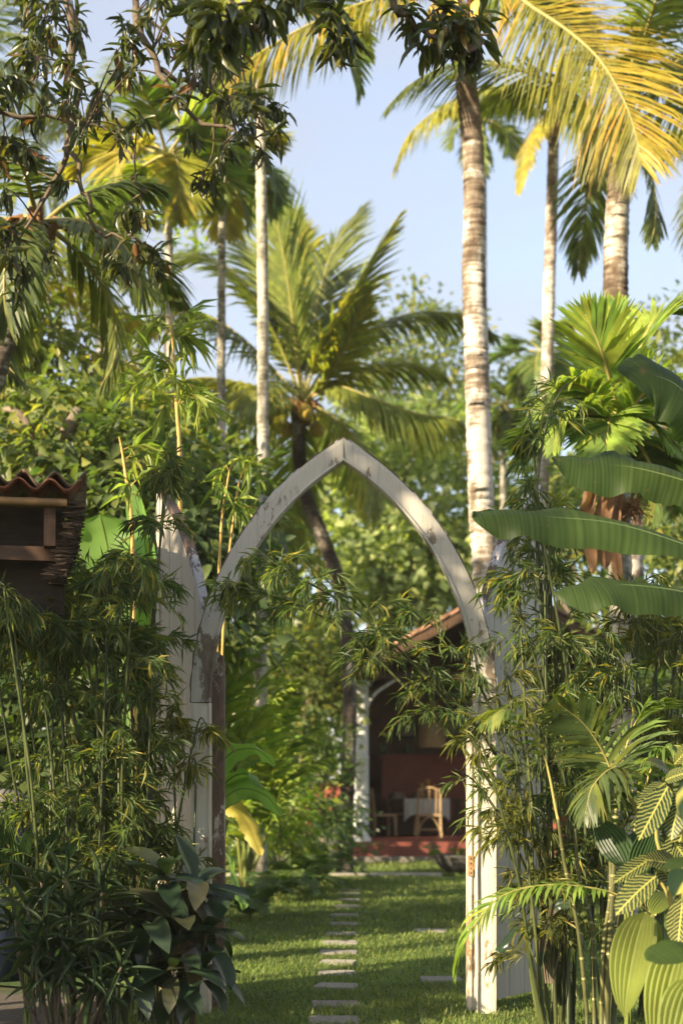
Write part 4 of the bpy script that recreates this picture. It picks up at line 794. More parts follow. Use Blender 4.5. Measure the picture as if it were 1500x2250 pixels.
palm('areca_palm', 'dark green areca crown half hidden behind the top of the patched palm', PP([(1062, 1850), (1062, 900), (1062, 330)], 31), .09, .06, P(1062, 265, 31), 117, ('areca',), 8, 1.2, areca=True, tmat='trunk_w', lenk=.6, elr=(-.9, 1.2))

# ------------------------------------------------------------------ trees and shrubs behind
def B(px, py, d, rx, ry=None, rz=None): return (P(px, py, d), np.array((rx, ry or rx, rz or rx)))
tree('broadleaf_tree', 'dense tree with sunlit pale heart shaped leaves behind the arch', (.6, 36, 0), [B(880, 1130, 35, 2.4, 1.6, 2.6), B(770, 1120, 36, 1.7, 1.5, 2.2), B(980, 1240, 34.5, 1.5, 1.2, 1.5), B(900, 1280, 34.5, 1.5, 1.2, 1.4), B(830, 1000, 37, 1.8, 1.4, 1.3)], 201, 'tree_b', 430, 22, (.30, .24), trunk=.25, cl=.6)
tree('broadleaf_tree', 'leafy green tree behind the low palms and shrubs', (-1.6, 33, 0), [B(560, 1300, 31, 1.2, 1, 1.1), B(680, 1380, 31, 1.0, .9, .9), B(600, 1200, 32, 1.1, 1, 1.0), B(640, 1470, 30, 1.4, .9, 1.2)], 202, 'tree_a', 250, 24, (.24, .14), trunk=.2, cl=.55)
tree('broadleaf_tree', 'hazy tall tree behind the curved palm crown', (3.6, 48, 0), [B(860, 760, 48, 2.6, 2, 2.0), B(940, 830, 47, 2.4, 2, 1.8), B(840, 880, 46, 2.4, 2, 1.8), B(980, 930, 46, 1.8, 1.5, 1.5)], 203, 'tree_a', 260, 24, (.30, .17), trunk=.3, cl=.8)
tree('broadleaf_tree', 'rounded pale leaved tree behind the verandah roof', (6.4, 37, 0), [B(1160, 1120, 36, 2.3, 1.5, 2.0), B(1260, 1200, 35, 2.0, 1.5, 2.0), B(1330, 1080, 36, 2.2, 1.5, 1.5)], 204, 'tree_b', 260, 24, (.28, .2), trunk=.25, cl=.6)
tree('broadleaf_tree', 'mid green tree behind the bright areca palm', (6.8, 22, 0), [B(1450, 1100, 22, 1.5, 1.2, 1.6), B(1500, 860, 24, 1.2, 1.2, 1.2), B(1480, 1330, 20, 1.2, 1, 1.3), B(1560, 1200, 20, 1.4, 1, 2)], 205, 'tree_a', 260, 26, (.2, .11), trunk=.2, cl=.5)
tree('broadleaf_tree', 'feathery tree top behind the highest banana leaf', (9.5, 34, 0), [B(1480, 740, 34, 1.0, 1, .9), B(1530, 850, 34, 1.5, 1, 1.3)], 206, 'tree_a', 90, 24, (.2, .1), trunk=.2, cl=.5)
tree('broadleaf_tree', 'dark bushy tree with a pale leaning branch behind the hut roof', (-3.6, 15.5, 0), [B(110, 960, 15.5, 1.1, 1.1, .6), B(240, 960, 15.8, .9, 1, .55), B(330, 1060, 15.5, .7, .9, .6), B(180, 1060, 15, 1.2, 1, .6), B(60, 1100, 14.5, 1, 1, .8), B(300, 1150, 15, .9, .9, .8), B(200, 900, 16, .6, .6, .3)], 207, 'tree_a', 340, 30, (.17, .085), trunk=.15, cl=.42, parts=150, tm=[T_LEAF],
     trunk_pts=[(-4.6, 15.4, 0), P(40, 1180, 15.2), P(110, 1020, 14.6), P(175, 900, 14.6)])
tree('broadleaf_tree', 'dark shrub with glossy leaves between the hut and the gate door', (-2.9, 14.2, 0), [B(270, 1150, 14.2, .7, .7, .9), B(430, 1180, 14.5, .6, .6, .8), B(350, 1330, 13.6, .9, .7, .8), B(450, 1080, 15.5, .5, .5, .35)], 208, 'tree_c', 200, 30, (.17, .09), trunk=.08, cl=.4, tm=[T_LEAF])
tree('broadleaf_tree', 'leafy tree rising behind the hut and the slim palms', (-5.6, 18.5, 0), [B(30, 700, 18, .9, .9, .6), B(-60, 720, 18, 1.0, 1, .8), B(130, 790, 18, .7, .7, .35)], 209, 'tree_a', 100, 26, (.2, .09), trunk=.16, cl=.45)
tree('broadleaf_tree', 'green tree crown between the slim white palms', (-2.4, 26, 0), [B(430, 480, 26, .6, .6, .7), B(430, 960, 27, 1.2, 1, 1.0), B(320, 940, 27, 1, 1, .9), B(500, 1070, 26, 1.0, 1, .9)], 210, 'areca_b', 150, 24, (.3, .08), trunk=.14, cl=.55)
# wood that closes the view
r = rng(220); g = Geo(); Pn = []
for k in range(210):
    x = r.uniform(-46, 46); px = 750 + F_PX * x / 66; top = 8.5 + 3.5 * math.sin(x * .4) + r.random() * 4 + (5 if px < 500 else 0) - (4.5 if px > 1010 else 0); z = r.uniform(.5, max(2, top)); m = 95
    c = np.array((x, r.uniform(60, 72), z)); off = r.normal(0, 1.25, (m, 3)); Pn.append((c + off, unit(off + r.normal(0, .6, (m, 3)))))
pos = np.concatenate([a for a, b in Pn]); d = np.concatenate([b for a, b in Pn]); scatter(g, DIAMOND, pos, frames(d, unit(np.array((0, 0, 1.)) + r.normal(0, .5, d.shape)), r.uniform(.5, .9, len(d)), r.uniform(.3, .5, len(d))), r.random(len(d)))
tag(g.obj('distant_wood', M['tree_a'], kind='stuff'), 'distant mass of green trees closing the garden', 'trees')
# unseen trees added beyond the left edge so that their crowns shade the lawn
tree('broadleaf_tree', 'unseen leafy tree added left of the hut for shade', (-7.5, 9.5, 0), [((-7.2, 9.5, 3.0), np.array((1.5, 2.0, 1.4))), ((-6.4, 12.5, 2.8), np.array((1.4, 1.8, 1.4)))], 211, 'tree_c', 60, 24, (.26, .13), trunk=.18, cl=.55)
tree('broadleaf_tree', 'unseen leafy tree added behind the hut for shade', (-8.5, 17, 0), [((-8.2, 17, 2.6), np.array((1.6, 2.4, 1.5))), ((-6.8, 20.5, 2.0), np.array((1.5, 1.8, 1.2)))], 212, 'tree_c', 50, 24, (.26, .13), trunk=.18, cl=.55)
tree('shrub', 'unseen dense shrub added left of the gravel for shade', (-4.6, 4.95, 0), [((-4.6, 4.95, 1.3), np.array((.8, .6, 1.35))), ((-3.9, 5.5, 1.0), np.array((.7, .5, .9)))], 213, 'tree_c', 130, 24, (.2, .1), trunk=.06, cl=.4, cat='shrub')  # out-of-view shrub added to shade the low plants by the hut
tree('shrub', 'dark leafy thicket seen under the hut eave behind the bamboo', (-4.0, 12.6, 0), [B(40, 1480, 12.6, .8, .6, .7), B(150, 1620, 12.3, .7, .6, .7), B(40, 1720, 12.6, .8, .6, .7), B(220, 1460, 12.7, .6, .5, .6), B(270, 1680, 12.3, .6, .5, .7), B(150, 1850, 12, .9, .6, .5), B(100, 1360, 13, .8, .6, .5)], 214, 'tree_c', 380, 28, (.18, .085), trunk=.07, cl=.38, cat='shrub')

# ------------------------------------------------------------------ plants behind the gate
hel = thing('heliconia', 'broad bright green banana-like leaves just inside the left door', 'plant', P(440, 1980, 10.6)); r = rng(301)
for k, (pts, w, mt, rl, lb) in enumerate((([(455, 1900), (470, 1740), (500, 1660), (560, 1645), (606, 1682)], .22, 'heliconia', .5, None), ([(450, 1920), (470, 1780), (500, 1715), (545, 1700), (583, 1735)], .21, 'heliconia', .3, None),
      ([(455, 1940), (475, 1790), (520, 1735), (580, 1745), (620, 1790)], .20, 'heliconia', .9, None), ([(450, 1960), (470, 1820), (500, 1775), (540, 1800), (575, 1880)], .16, 'yellowleaf', -.6, 'old yellow leaf with torn edge'),
      ([(450, 2000), (480, 1850), (500, 1880), (528, 1960), (533, 2000)], .12, 'heliconia', .5, None), ([(440, 1950), (430, 1700), (400, 1560), (350, 1500)], .24, 'heliconia', .2, None), ([(450, 2000), (478, 1900), (500, 1890), (520, 1915)], .1, 'yellowleaf', .3, 'small yellowing leaf'))):
    big_leaf(hel, PP([(a, b, 10.6 - .08 * i + .05 * k) for i, (a, b) in enumerate(pts)]), w, r, M[mt], rib='midrib', roll=rl, prof=(1.3, .55), label=lb, n=40, tear=.45 if mt == 'yellowleaf' else .1)
ban2 = thing('banana_plant', 'large pale green banana leaves behind the left gate door', 'plant', P(300, 2000, 11.5))
for k, pts in enumerate((([(310, 2000), (280, 1450), (240, 1220), (220, 1130)]), ([(320, 2000), (330, 1450), (320, 1200), (290, 1060)]), ([(300, 2000), (230, 1700), (160, 1600), (60, 1620)]), ([(330, 2000), (330, 1600), (350, 1400), (400, 1290)]), ([(200, 1990), (140, 1800), (70, 1700), (-20, 1660)]))):
    big_leaf(ban2, PP([(a, b, 11.5 - .1 * i) for i, (a, b) in enumerate(pts)]), .5 if k < 2 else .34, r, M['heliconia' if k < 2 else 'banana'], roll=r.normal(0, .5), prof=(1.6, .5), n=30)
def fan_palm(name, label, base, tips, seed, mat='areca', ll=.5, lw=.05, nl=34, **k):
    r = rng(seed); b = np.array(base); root = thing(name, label, 'palm', (b[0], b[1], 0))
    for t in tips:
        t = np.array(t); m = (b + t) / 2; m[2] += .28 * np.linalg.norm(t - b); 
        frond(root, [(b[0] + r.normal(0, .05), b[1] + r.normal(0, .05), .02), m * .55 + b * .45, m, t], r, M[mat], M['rachis_g'], nl=nl, ll=ll, lw=lw, start=.3, phi=(55, 20), **k)
    return root
fan_palm('garden_palm', 'low palm with a fan of fronds beyond the left gate door', (-1.35, 14, 0), [P(520, 1400, 13.6), P(590, 1370, 13.8), P(660, 1400, 14), P(500, 1500, 13.5), P(430, 1390, 14), P(640, 1500, 13.5)], 311, 'areca_b', .5, .05)
fan_palm('garden_palm', 'low feathery palm with lit fronds before the central trunk', (-1.15, 16.5, 0), [P(560, 1570, 16), P(640, 1545, 16.2), P(700, 1590, 16.3), P(720, 1660, 16.3), P(560, 1640, 16), P(610, 1500, 16.4), P(490, 1600, 16.2)], 312, 'areca_b', .55, .045, nl=44)
for k, (px, py, d, s, lb) in enumerate(((610, 1900, 17, 1, 'spreading green fern under the low feathery palm'), (700, 1915, 20, 1.1, 'spreading green fern left of the curved palm trunk'), (650, 1900, 18.5, .9, 'green fern between the two larger ferns'), (550, 1925, 14.5, .7, 'small fern at the foot of the broad leaves'))):
    r = rng(320 + k); b = P(px, py, d); b[2] = 0; root = thing('fern', lb, 'fern', b)
    for j in range(11):
        a = j * .571 + r.normal(0, .2); frond(root, arch(b + (0, 0, .02), a, r.uniform(.6, 1.2), s * r.uniform(.9, 1.3), 1.5), r, M['fern'], M['rachis_g'], nl=30, ll=.17, lw=.05, start=.12, rachis=.008, phi=(75, 50), beta=5, hang=.2)
tree('shrub', 'airy light green shrub climbing beside the curved palm trunk', P(715, 1915, 21.5) * (1, 1, 0), [B(690, 1690, 21.5, .38, .35, .7), B(735, 1640, 21.4, .15, .2, .45), B(745, 1790, 21.3, .25, .25, .3), B(640, 1740, 21.3, .4, .3, .5), B(740, 1830, 21.2, .28, .3, .3)], 330, 'fern', 150, 20, (.14, .05), trunk=.03, cl=.28, cat='shrub', limbs=7)
tree('shrub', 'leafy green shrub in the shade below the feathery palm', P(640, 1900, 19.5) * (1, 1, 0), [B(600, 1760, 19, .5, .4, .5), B(560, 1680, 19.4, .4, .4, .5), B(520, 1800, 18, .4, .4, .5), B(640, 1820, 19.6, .4, .4, .35)], 331, 'areca_b', 110, 24, (.17, .08), trunk=.04, cl=.32, cat='shrub')
tree('shrub', 'tall leafy shrub between low palms and red bench', P(690, 1880, 24.2) * (1, 1, 0), [B(660, 1520, 24.5, .8, .5, .9), B(720, 1500, 24.8, .4, .4, .8), B(700, 1420, 25, .6, .5, .6), B(600, 1480, 25, .8, .5, .8), B(480, 1560, 25, 1.0, .7, 1.5)], 332, 'tree_a', 330, 24, (.18, .09), trunk=.06, cl=.4, cat='shrub')  # last lobe added behind the left post to shade the white column
tree('shrub', 'low dark shrub hedge behind the ringed canes', (4.3, 15.5, 0), [B(1450, 1700, 14.5, .9, .6, .9), B(1350, 1800, 15, .8, .6, .6), B(1500, 1500, 15.5, .8, .6, 1.0)], 334, 'tree_c', 200, 26, (.18, .085), trunk=.06, cl=.36, cat='shrub')
# golden bamboo behind the left door
bamboo('golden_bamboo', 'golden stemmed bamboo with large bright leaves behind the left door', [PP([(395, 1990), (396, 1100), (389, 900), (380, 760), (374, 690)], 10.6), PP([(300, 1990), (292, 1230), (283, 1100), (270, 1000), (262, 960)], 10.4)], 340, 'goldleaf', 'culm_gold', .018, 1.0, (.26, .034), None, .46, .40, 200, 1.3, 5, spread=.8, node=.26)
bamboo('golden_bamboo', 'golden bamboo shoots with bright leaves between left door and arch', [PP([(470, 1990), (482, 1250), (500, 1060), (515, 1010)], 10.9), PP([(478, 1990), (490, 1400), (520, 1090), (545, 1020)], 11.1)], 341, 'goldleaf', 'culm_gold', .012, 1.0, (.24, .032), None, .45, .34, 200, .9, 5, spread=.8, node=.22)

# ------------------------------------------------------------------ bamboo in front of the gate
def culms(r, n, px0, d0, tops, jb=.06, bow=.1):
    out = []
    for k in range(n):
        tx, ty = tops[k % len(tops)]; b = P(px0 + r.normal(0, 14), 2200, d0 + r.normal(0, .1)); b[2] = 0; t = P(tx + r.normal(0, 22), ty + r.normal(0, 45), d0 + r.normal(0, .16))
        m = b + (t - b) * .55 + np.array((r.normal(0, .04), r.normal(0, .04), bow * .6)); e = t + (t - m) * .04 + np.array((r.normal(0, .03), 0, -.02)); out.append([b, b * .6 + m * .4 + r.normal(0, .02, 3), m, t, e])
    return out
for k, (px, d, tops, n, lb, mt) in enumerate((
        (235, 7.85, [(200, 1270), (250, 1350), (150, 1390), (285, 1230), (120, 1310)], 9, 'bamboo clump with sunlit tips right beside the hut', 'bamboo'),
        (318, 8.0, [(350, 1090), (275, 1300), (300, 1420), (345, 1500), (310, 1440), (270, 1400)], 7, 'bamboo clump whose tallest culm reaches the left door tip', 'bamboo'),
        (120, 7.7, [(60, 1300), (110, 1400), (20, 1420), (150, 1480), (-20, 1350)], 9, 'bamboo clump hanging over the gravel under the eave', 'bamboo'),
        (368, 8.05, [(385, 1570), (420, 1600), (365, 1640)], 3, 'short bamboo clump leaning on the left gate post', 'bamboo_y'))):
    r = rng(400 + k); bamboo('bamboo_clump', lb, culms(r, n, px, d, tops), 410 + k, mt, dens=1.0, leaf=(.122, .0115), lo=.3, blen=.34 if k in (0, 2) else .24, fan=7, branchy=2.1)
r = rng(430)
bamboo('bamboo_clump', 'bamboo clump whose long culms arch across the gate opening', [
    PP([(1262, 2195, 7.9), (1190, 1960, 7.9), (1120, 1790, 7.9), (1030, 1660, 7.9), (900, 1520, 7.85), (780, 1405, 7.8), (650, 1325, 7.75), (520, 1290, 7.7), (480, 1285, 7.7)]),
    PP([(1255, 2200, 7.9), (1180, 1950, 7.9), (1110, 1760, 7.9), (1020, 1600, 7.9), (900, 1450, 7.8), (760, 1330, 7.7), (640, 1260, 7.7), (560, 1210, 7.7)]),
    PP([(1270, 2200, 8), (1190, 1900, 8), (1100, 1680, 8), (1000, 1540, 7.9), (880, 1440, 7.9), (800, 1390, 7.9)]),
    PP([(1240, 2200, 7.8), (1170, 1950, 7.8), (1100, 1800, 7.8), (1045, 1720, 7.8), (1000, 1690, 7.7)]),
    PP([(1250, 2200, 7.9), (1180, 1950, 7.9), (1120, 1700, 7.9), (1060, 1520, 7.9), (980, 1400, 7.8), (900, 1340, 7.8)])], 431, 'bamboo', lo=.40, dens=1.0, blen=.32, leaf=(.118, .0115), branchy=2.5)
for k, (px, d, tops, n, lb, mt) in enumerate((
        (1235, 7.7, [(1175, 1150), (1190, 1220), (1160, 1260), (1215, 1300), (1140, 1340)], 8, 'bamboo clump in front of the right gate door', 'bamboo'),
        (1330, 7.8, [(1300, 1400), (1260, 1440), (1350, 1480), (1240, 1520)], 8, 'bushy bamboo clump below the banana leaves', 'bamboo'),
        (1425, 8.2, [(1420, 1330), (1460, 1360), (1390, 1400), (1490, 1420)], 8, 'brownish bamboo clump before the white trunk', 'bamboo_y'),
        (1190, 7.6, [(1120, 1560), (1080, 1640), (1150, 1660), (1110, 1750)], 6, 'short yellowish bamboo beside the right gate post', 'bamboo_y'))):
    r = rng(440 + k); bamboo('bamboo_clump', lb, culms(r, n, px, d, tops), 450 + k, mt, dens=.85, leaf=(.118, .0115), lo=.28, blen=.30, fan=7, branchy=1.7)
bamboo('bamboo_clump', 'single tall bamboo shoot rising above the right door tip', [PP([(1215, 2200), (1195, 1500), (1178, 1150), (1190, 980), (1225, 870), (1285, 812)], 7.7), PP([(1220, 2200), (1200, 1500), (1180, 1180), (1175, 1020), (1160, 960)], 7.75)], 460, 'bamboo', lo=.60, dens=.7, blen=.24, leaf=(.12, .013), branchy=1.5, fan=4)

# ------------------------------------------------------------------ leafy plants at the foot of the gate
def rosette(root, c, axis, r, tms, mat, n, L0, W0, el=(1.3, -.3), parts=None, stem=True, stem_r=.012, name='leaf'):
    pos, D, U, LL = [], [], [], []
    axis = unit(np.array(axis, float)); a1 = unit(np.cross(axis, (0.3, 1, .1))); a2 = np.cross(axis, a1)
    for k in range(n):
        f = k / max(1, n - 1); a = k * 2.399 + r.normal(0, .25); e = el[0] + (el[1] - el[0]) * f + r.normal(0, .15)
        out = a1 * math.cos(a) + a2 * math.sin(a); d = out * math.cos(e) + axis * math.sin(e); D.append(d); U.append(unit(axis * math.cos(e) - out * math.sin(e) + (0, 0, .25)))
        pos.append(np.array(c) - axis * (.28 * f * L0) + out * .015); LL.append(r.uniform(.75, 1.15))
    return pos, D, U, LL
def rosette_plant(name, label, cat, base, heads, seed, tms, mat, n, L0, W0, el=(1.3, -.3), parts=300, stem_r=.010, smat='twig', group=None):
    r = rng(seed); root = thing(name, label, cat, (*base[:2], 0), group); A, D, U, LL = [], [], [], []
    for c, ax in heads:
        p, d, u, l = rosette(root, c, ax, r, tms, mat, n, L0, W0, el); A += p; D += d; U += u; LL += l
        b = np.array((base[0] + (c[0] - base[0]) * .35 + r.normal(0, .03), base[1] + (c[1] - base[1]) * .35 + r.normal(0, .03), 0)); g = Geo(); g.tube(spline([b, (b + c) / 2 + r.normal(0, .02, 3), c], 8), np.linspace(stem_r, stem_r * .7, 8), 6); g.obj('stem', M[smat], root)
    LL = np.array(LL); leaves(root, tms, M[mat], np.array(A), np.array(D), np.array(U), LL * L0, LL * W0, r, parts); return root
T_TI = [leaf_t(8, .75, .55, .34, c, w) for c, w in ((.35, .014), (.65, .018), (.95, .022))]
T_NAR = [leaf_t(5, .45, .8, .35, c) for c in (.2, .5, .8)]
hd = [(P(x, y, d), (dx, -.35, 1)) for x, y, d, dx in ((365, 1925, 7.35, -.1), (430, 1945, 7.4, .25), (395, 2040, 7.25, 0), (330, 2030, 7.3, -.3), (455, 2045, 7.35, .3), (380, 2130, 7.2, 0), (310, 2120, 7.25, -.2), (445, 2130, 7.3, .2))]
rosette_plant('cordyline', 'dark cordyline with broad glossy maroon green leaves by the left gate post', 'plant', P(390, 2230, 7.4), hd, 501, T_TI, 'ti', 12, .26, .108, (1.3, -.5))
hd = [(P(x + r.normal(0, 22), y + r.normal(0, 22), d + r.normal(0, .08)), (r.normal(0, .45), r.normal(-.2, .3), 1)) for rep in range(2) for x, y, d in ((60, 1985, 7.2), (110, 1940, 7.3), (165, 1990, 7.2), (220, 1960, 7.35), (90, 2060, 7.0), (150, 2080, 7.0), (210, 2070, 7.1), (255, 2120, 7.1), (120, 2150, 6.9), (190, 2160, 7), (60, 2110, 7.0), (240, 2040, 7.3))]
rosette_plant('narrow_leaf_shrub', 'dark blue green shrub of narrow pointed leaves at the hut corner', 'shrub', P(150, 2240, 7.1), hd, 502, T_NAR, 'dracaena', 13, .20, .0215, (1.35, -.5))
PLT = [pleated(9, 9, .5, .75, c) for c in (.15, .4)]
def pleat_plant(label, base, lv, seed, mat, group=None):
    r = rng(seed); root = thing('palm_grass', label, 'plant', (*base[:2], 0), group); gm = {}
    for k, (a, b, w, up) in enumerate(lv):
        a, b = np.array(a), np.array(b); ln = np.linalg.norm(b - a); R = frames((b - a)[None], unit(np.array(up, float))[None], ln, w)[0]; j = k % 2
        if j not in gm: q = Geo(); q.add(*PLT[j]); gm[j] = q.mesh('leaf', M[mat], smooth=False)
        o = link('leaf', gm[j], root, M=Matrix(((*R[0], a[0]), (*R[1], a[1]), (*R[2], a[2]), (0, 0, 0, 1))))
        g = Geo(); g.tube(spline([np.array((base[0], base[1], 0.)) + r.normal(0, .02, 3) * (1, 1, 0), (np.array((base[0], base[1], 0)) + a) / 2 + (0, 0, .08), a], 8), .007, 5); g.obj('stalk', M['rachis_g'], root)
    return root
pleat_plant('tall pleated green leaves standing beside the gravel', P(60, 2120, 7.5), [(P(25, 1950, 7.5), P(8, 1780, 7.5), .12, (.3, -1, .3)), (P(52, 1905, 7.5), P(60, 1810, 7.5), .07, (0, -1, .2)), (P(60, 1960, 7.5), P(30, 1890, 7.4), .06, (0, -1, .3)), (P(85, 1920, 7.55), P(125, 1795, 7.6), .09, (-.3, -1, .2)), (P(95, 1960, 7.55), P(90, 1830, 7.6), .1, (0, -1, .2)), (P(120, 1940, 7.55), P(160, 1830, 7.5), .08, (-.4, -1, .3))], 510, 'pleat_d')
pleat_plant('big bright pleated leaf hanging beside striped canes', P(1480, 2200, 6.3), [(P(1418, 2004, 6.2), P(1358, 2225, 6.0), .20, (-.65, -1, .35)), (P(1500, 2070, 6.0), P(1425, 2290, 5.8), .2, (-.5, -1, .35)), (P(1525, 2150, 5.9), P(1470, 2330, 5.7), .2, (-.5, -1, .35)), (P(1430, 2010, 6.3), P(1480, 1935, 6.4), .1, (-.3, -1, .6)), (P(1428, 2015, 6.25), P(1450, 2090, 6.2), .06, (-.3, -1, .3))], 511, 'pleat')
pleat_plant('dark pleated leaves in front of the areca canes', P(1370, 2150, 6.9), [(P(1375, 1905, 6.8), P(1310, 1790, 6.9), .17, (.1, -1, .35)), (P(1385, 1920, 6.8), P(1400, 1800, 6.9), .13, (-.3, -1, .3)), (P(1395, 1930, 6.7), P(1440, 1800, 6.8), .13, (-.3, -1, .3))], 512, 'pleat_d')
big = thing('broad_leaf_plant', 'plant with broad grey green leaves below the yellow striped leaves', 'plant', (*P(1540, 2200, 5.8)[:2], 0)); r = rng(513)
big_leaf(big, PP([(1560, 2230, 5.9), (1545, 2120, 5.8), (1500, 2080, 5.7), (1420, 2110, 5.6)]), .17, r, M['banana'], roll=.4, prof=(.9, .5), wave=.01)
big_leaf(big, PP([(1560, 2230, 5.9), (1560, 2000, 5.8), (1530, 1890, 5.7), (1440, 1915, 5.6)]), .10, r, M['banana'], roll=.2, prof=(.9, .5), wave=.01)
# striped-leaf shrub
T_Z = [leaf_t(10, .62, .60, .22, c, .006) for c in (.12, .3)]
r = rng(520); zb = thing('zebra_plant', 'shrub with large dark leaves striped by yellow veins', 'shrub', (*P(1490, 2200, 6.2)[:2], 0)); A, D, U, LN, WD_ = [], [], [], [], []
for (bx, by), (tx, ty), d, w in (((1466, 1728), (1405, 1835), 6.1, .43), ((1495, 1745), (1470, 1825), 6.1, .5), ((1440, 1925), (1358, 1985), 6.0, .5), ((1500, 1970), (1485, 2070), 5.95, .5), ((1440, 1880), (1352, 1930), 6.1, .32), ((1460, 1715), (1500, 1690), 6.15, .5), ((1460, 1720), (1408, 1755), 6.2, .4), ((1480, 1850), (1530, 1920), 6.1, .5), ((1490, 1900), (1425, 1885), 6.15, .5),
        ((1470, 1700), (1440, 1660), 6.3, .45), ((1500, 1830), (1450, 1930), 6.25, .45), ((1510, 1880), (1480, 1960), 6.05, .5), ((1490, 1950), (1440, 1890), 6.2, .45), ((1530, 1700), (1500, 1780), 6.0, .5), ((1540, 1900), (1520, 2010), 5.9, .5), ((1480, 1680), (1520, 1630), 6.3, .4)):
    a, b = P(bx, by, d), P(tx, ty, d - .12); A.append(a); D.append(b - a); ln = np.linalg.norm(b - a); LN.append(ln * 1.02); WD_.append(ln * w); U.append(unit(np.array((-.25, -1, .45)) + r.normal(0, .15, 3)))
leaves(zb, T_Z, M['zebra'], A, D, U, LN, WD_, r, 60)
for pts in ([(1490, 2200), (1470, 1950), (1440, 1830), (1462, 1725)], [(1500, 2200), (1495, 1980), (1500, 1840), (1500, 1740)], [(1495, 2200), (1475, 2000), (1445, 1925)]):
    g = Geo(); g.tube(spline(PP(pts, 6.22), 14), np.linspace(.011, .006, 14), 6); g.obj('stem', M['rachis'], zb)
# areca clump with ringed canes
r = rng(530); ac = thing('areca_clump', 'clump of thin ringed canes with arching feather fronds beside the gate', 'palm', (*P(1290, 2230, 7.4)[:2], 0))
CR = [((1330, 2240), (1345, 1950), (1350, 1850), (1352, 1780)), ((1345, 2240), (1365, 2000), (1390, 1860), (1400, 1800)), ((1290, 2240), (1270, 2050), (1240, 1900), (1225, 1800)), ((1305, 2240), (1300, 2050), (1270, 1920), (1262, 1820)), ((1320, 2240), (1325, 2080), (1340, 1960), (1338, 1840))]
for k, c in enumerate(CR):
    q = spline(PP(c, 7.2 + .07 * (k % 4)), 40); q[0][2] = 0; g = Geo(); g.tube(q, np.linspace(.019 if k < 2 else .0115, .009, 40), 8, r.random()); o = g.obj('cane', M['cane'], ac)
    for j in range(3, 38, 3):
        if r.random() < .2: continue
        g = Geo(); t = unit(q[j + 1] - q[j - 1]); g.tube([q[j] - t * .006, q[j], q[j] + t * .006], [(.0195 if k < 2 else .012) - .0001 * j, (.0205 if k < 2 else .0128) - .0001 * j, (.0195 if k < 2 else .012) - .0001 * j], 8); g.obj('ring', M['cane_node'], o)
for pts, mt, ll, lw, kk in (([(1440, 2010, 6.9), (1360, 1968, 6.9), (1290, 1950, 6.85), (1200, 1945, 6.8), (1110, 1965, 6.75), (1050, 2020, 6.7), (1012, 2090, 6.7), (1003, 2135, 6.7)], 'areca_b', .22, .022, dict(hang=1.0, nl=40, start=.2, beta=15)),
        ([(1352, 1780, 7.2), (1340, 1690, 7.2), (1290, 1600, 7.1), (1225, 1545, 7.0)], 'coco_dark', .30, .021, dict(hang=.3, nl=30, start=.15, roll=-.8)), ([(1400, 1800, 7.2), (1370, 1700, 7.0), (1340, 1690, 6.9), (1300, 1730, 6.8), (1285, 1790, 6.75)], 'coco_dark', .26, .022, dict(hang=.7, nl=30, start=.15)),
        ([(1400, 1800, 7.2), (1430, 1690, 7.1), (1470, 1640, 7.0), (1530, 1650, 6.9)], 'areca', .28, .022, dict(hang=1.0, nl=30, start=.15)), ([(1352, 1780, 7.2), (1370, 1660, 7.3), (1400, 1580, 7.3), (1450, 1540, 7.2)], 'areca', .3, .024, dict(hang=.4, nl=28)),
        ([(1225, 1800, 7.3), (1190, 1650, 7.3), (1120, 1560, 7.2), (1060, 1590, 7.1)], 'areca', .2, .02, dict(hang=.8, nl=26, start=.3)), ([(1350, 1850, 7.2), (1330, 1760, 7.0), (1400, 1740, 6.9), (1430, 1800, 6.85)], 'coco_dark', .26, .022, dict(hang=.8, nl=28))):
    frond(ac, PP(pts), r, M[mt], M['rachis'], ll=ll, lw=lw, rachis=.008, phi=(58, 25), **kk)
dl = thing('broad_leaf_plant', 'few dark drooping brown edged leaves at the foot of the right door', 'plant', (*P(1210, 2190, 7.55)[:2], 0))
for pts, w in (([(1200, 2160), (1185, 2060), (1150, 2030), (1105, 2075), (1097, 2095)], .06), ([(1205, 2160), (1190, 2060), (1160, 2035), (1135, 2090)], .07), ([(1210, 2160), (1215, 2050), (1195, 2040), (1180, 2135)], .09), ([(1212, 2160), (1240, 2040), (1270, 2030), (1285, 2090)], .08), ([(1208, 2160), (1200, 2040), (1220, 1990), (1260, 1985)], .07)):
    big_leaf(dl, PP([(a, b, 7.6 - .03 * i) for i, (a, b) in enumerate(pts)]), w, r, M['ti'], rib='bark', roll=r.normal(0, .4), prof=(1.6, .5), wave=.006, n=20)
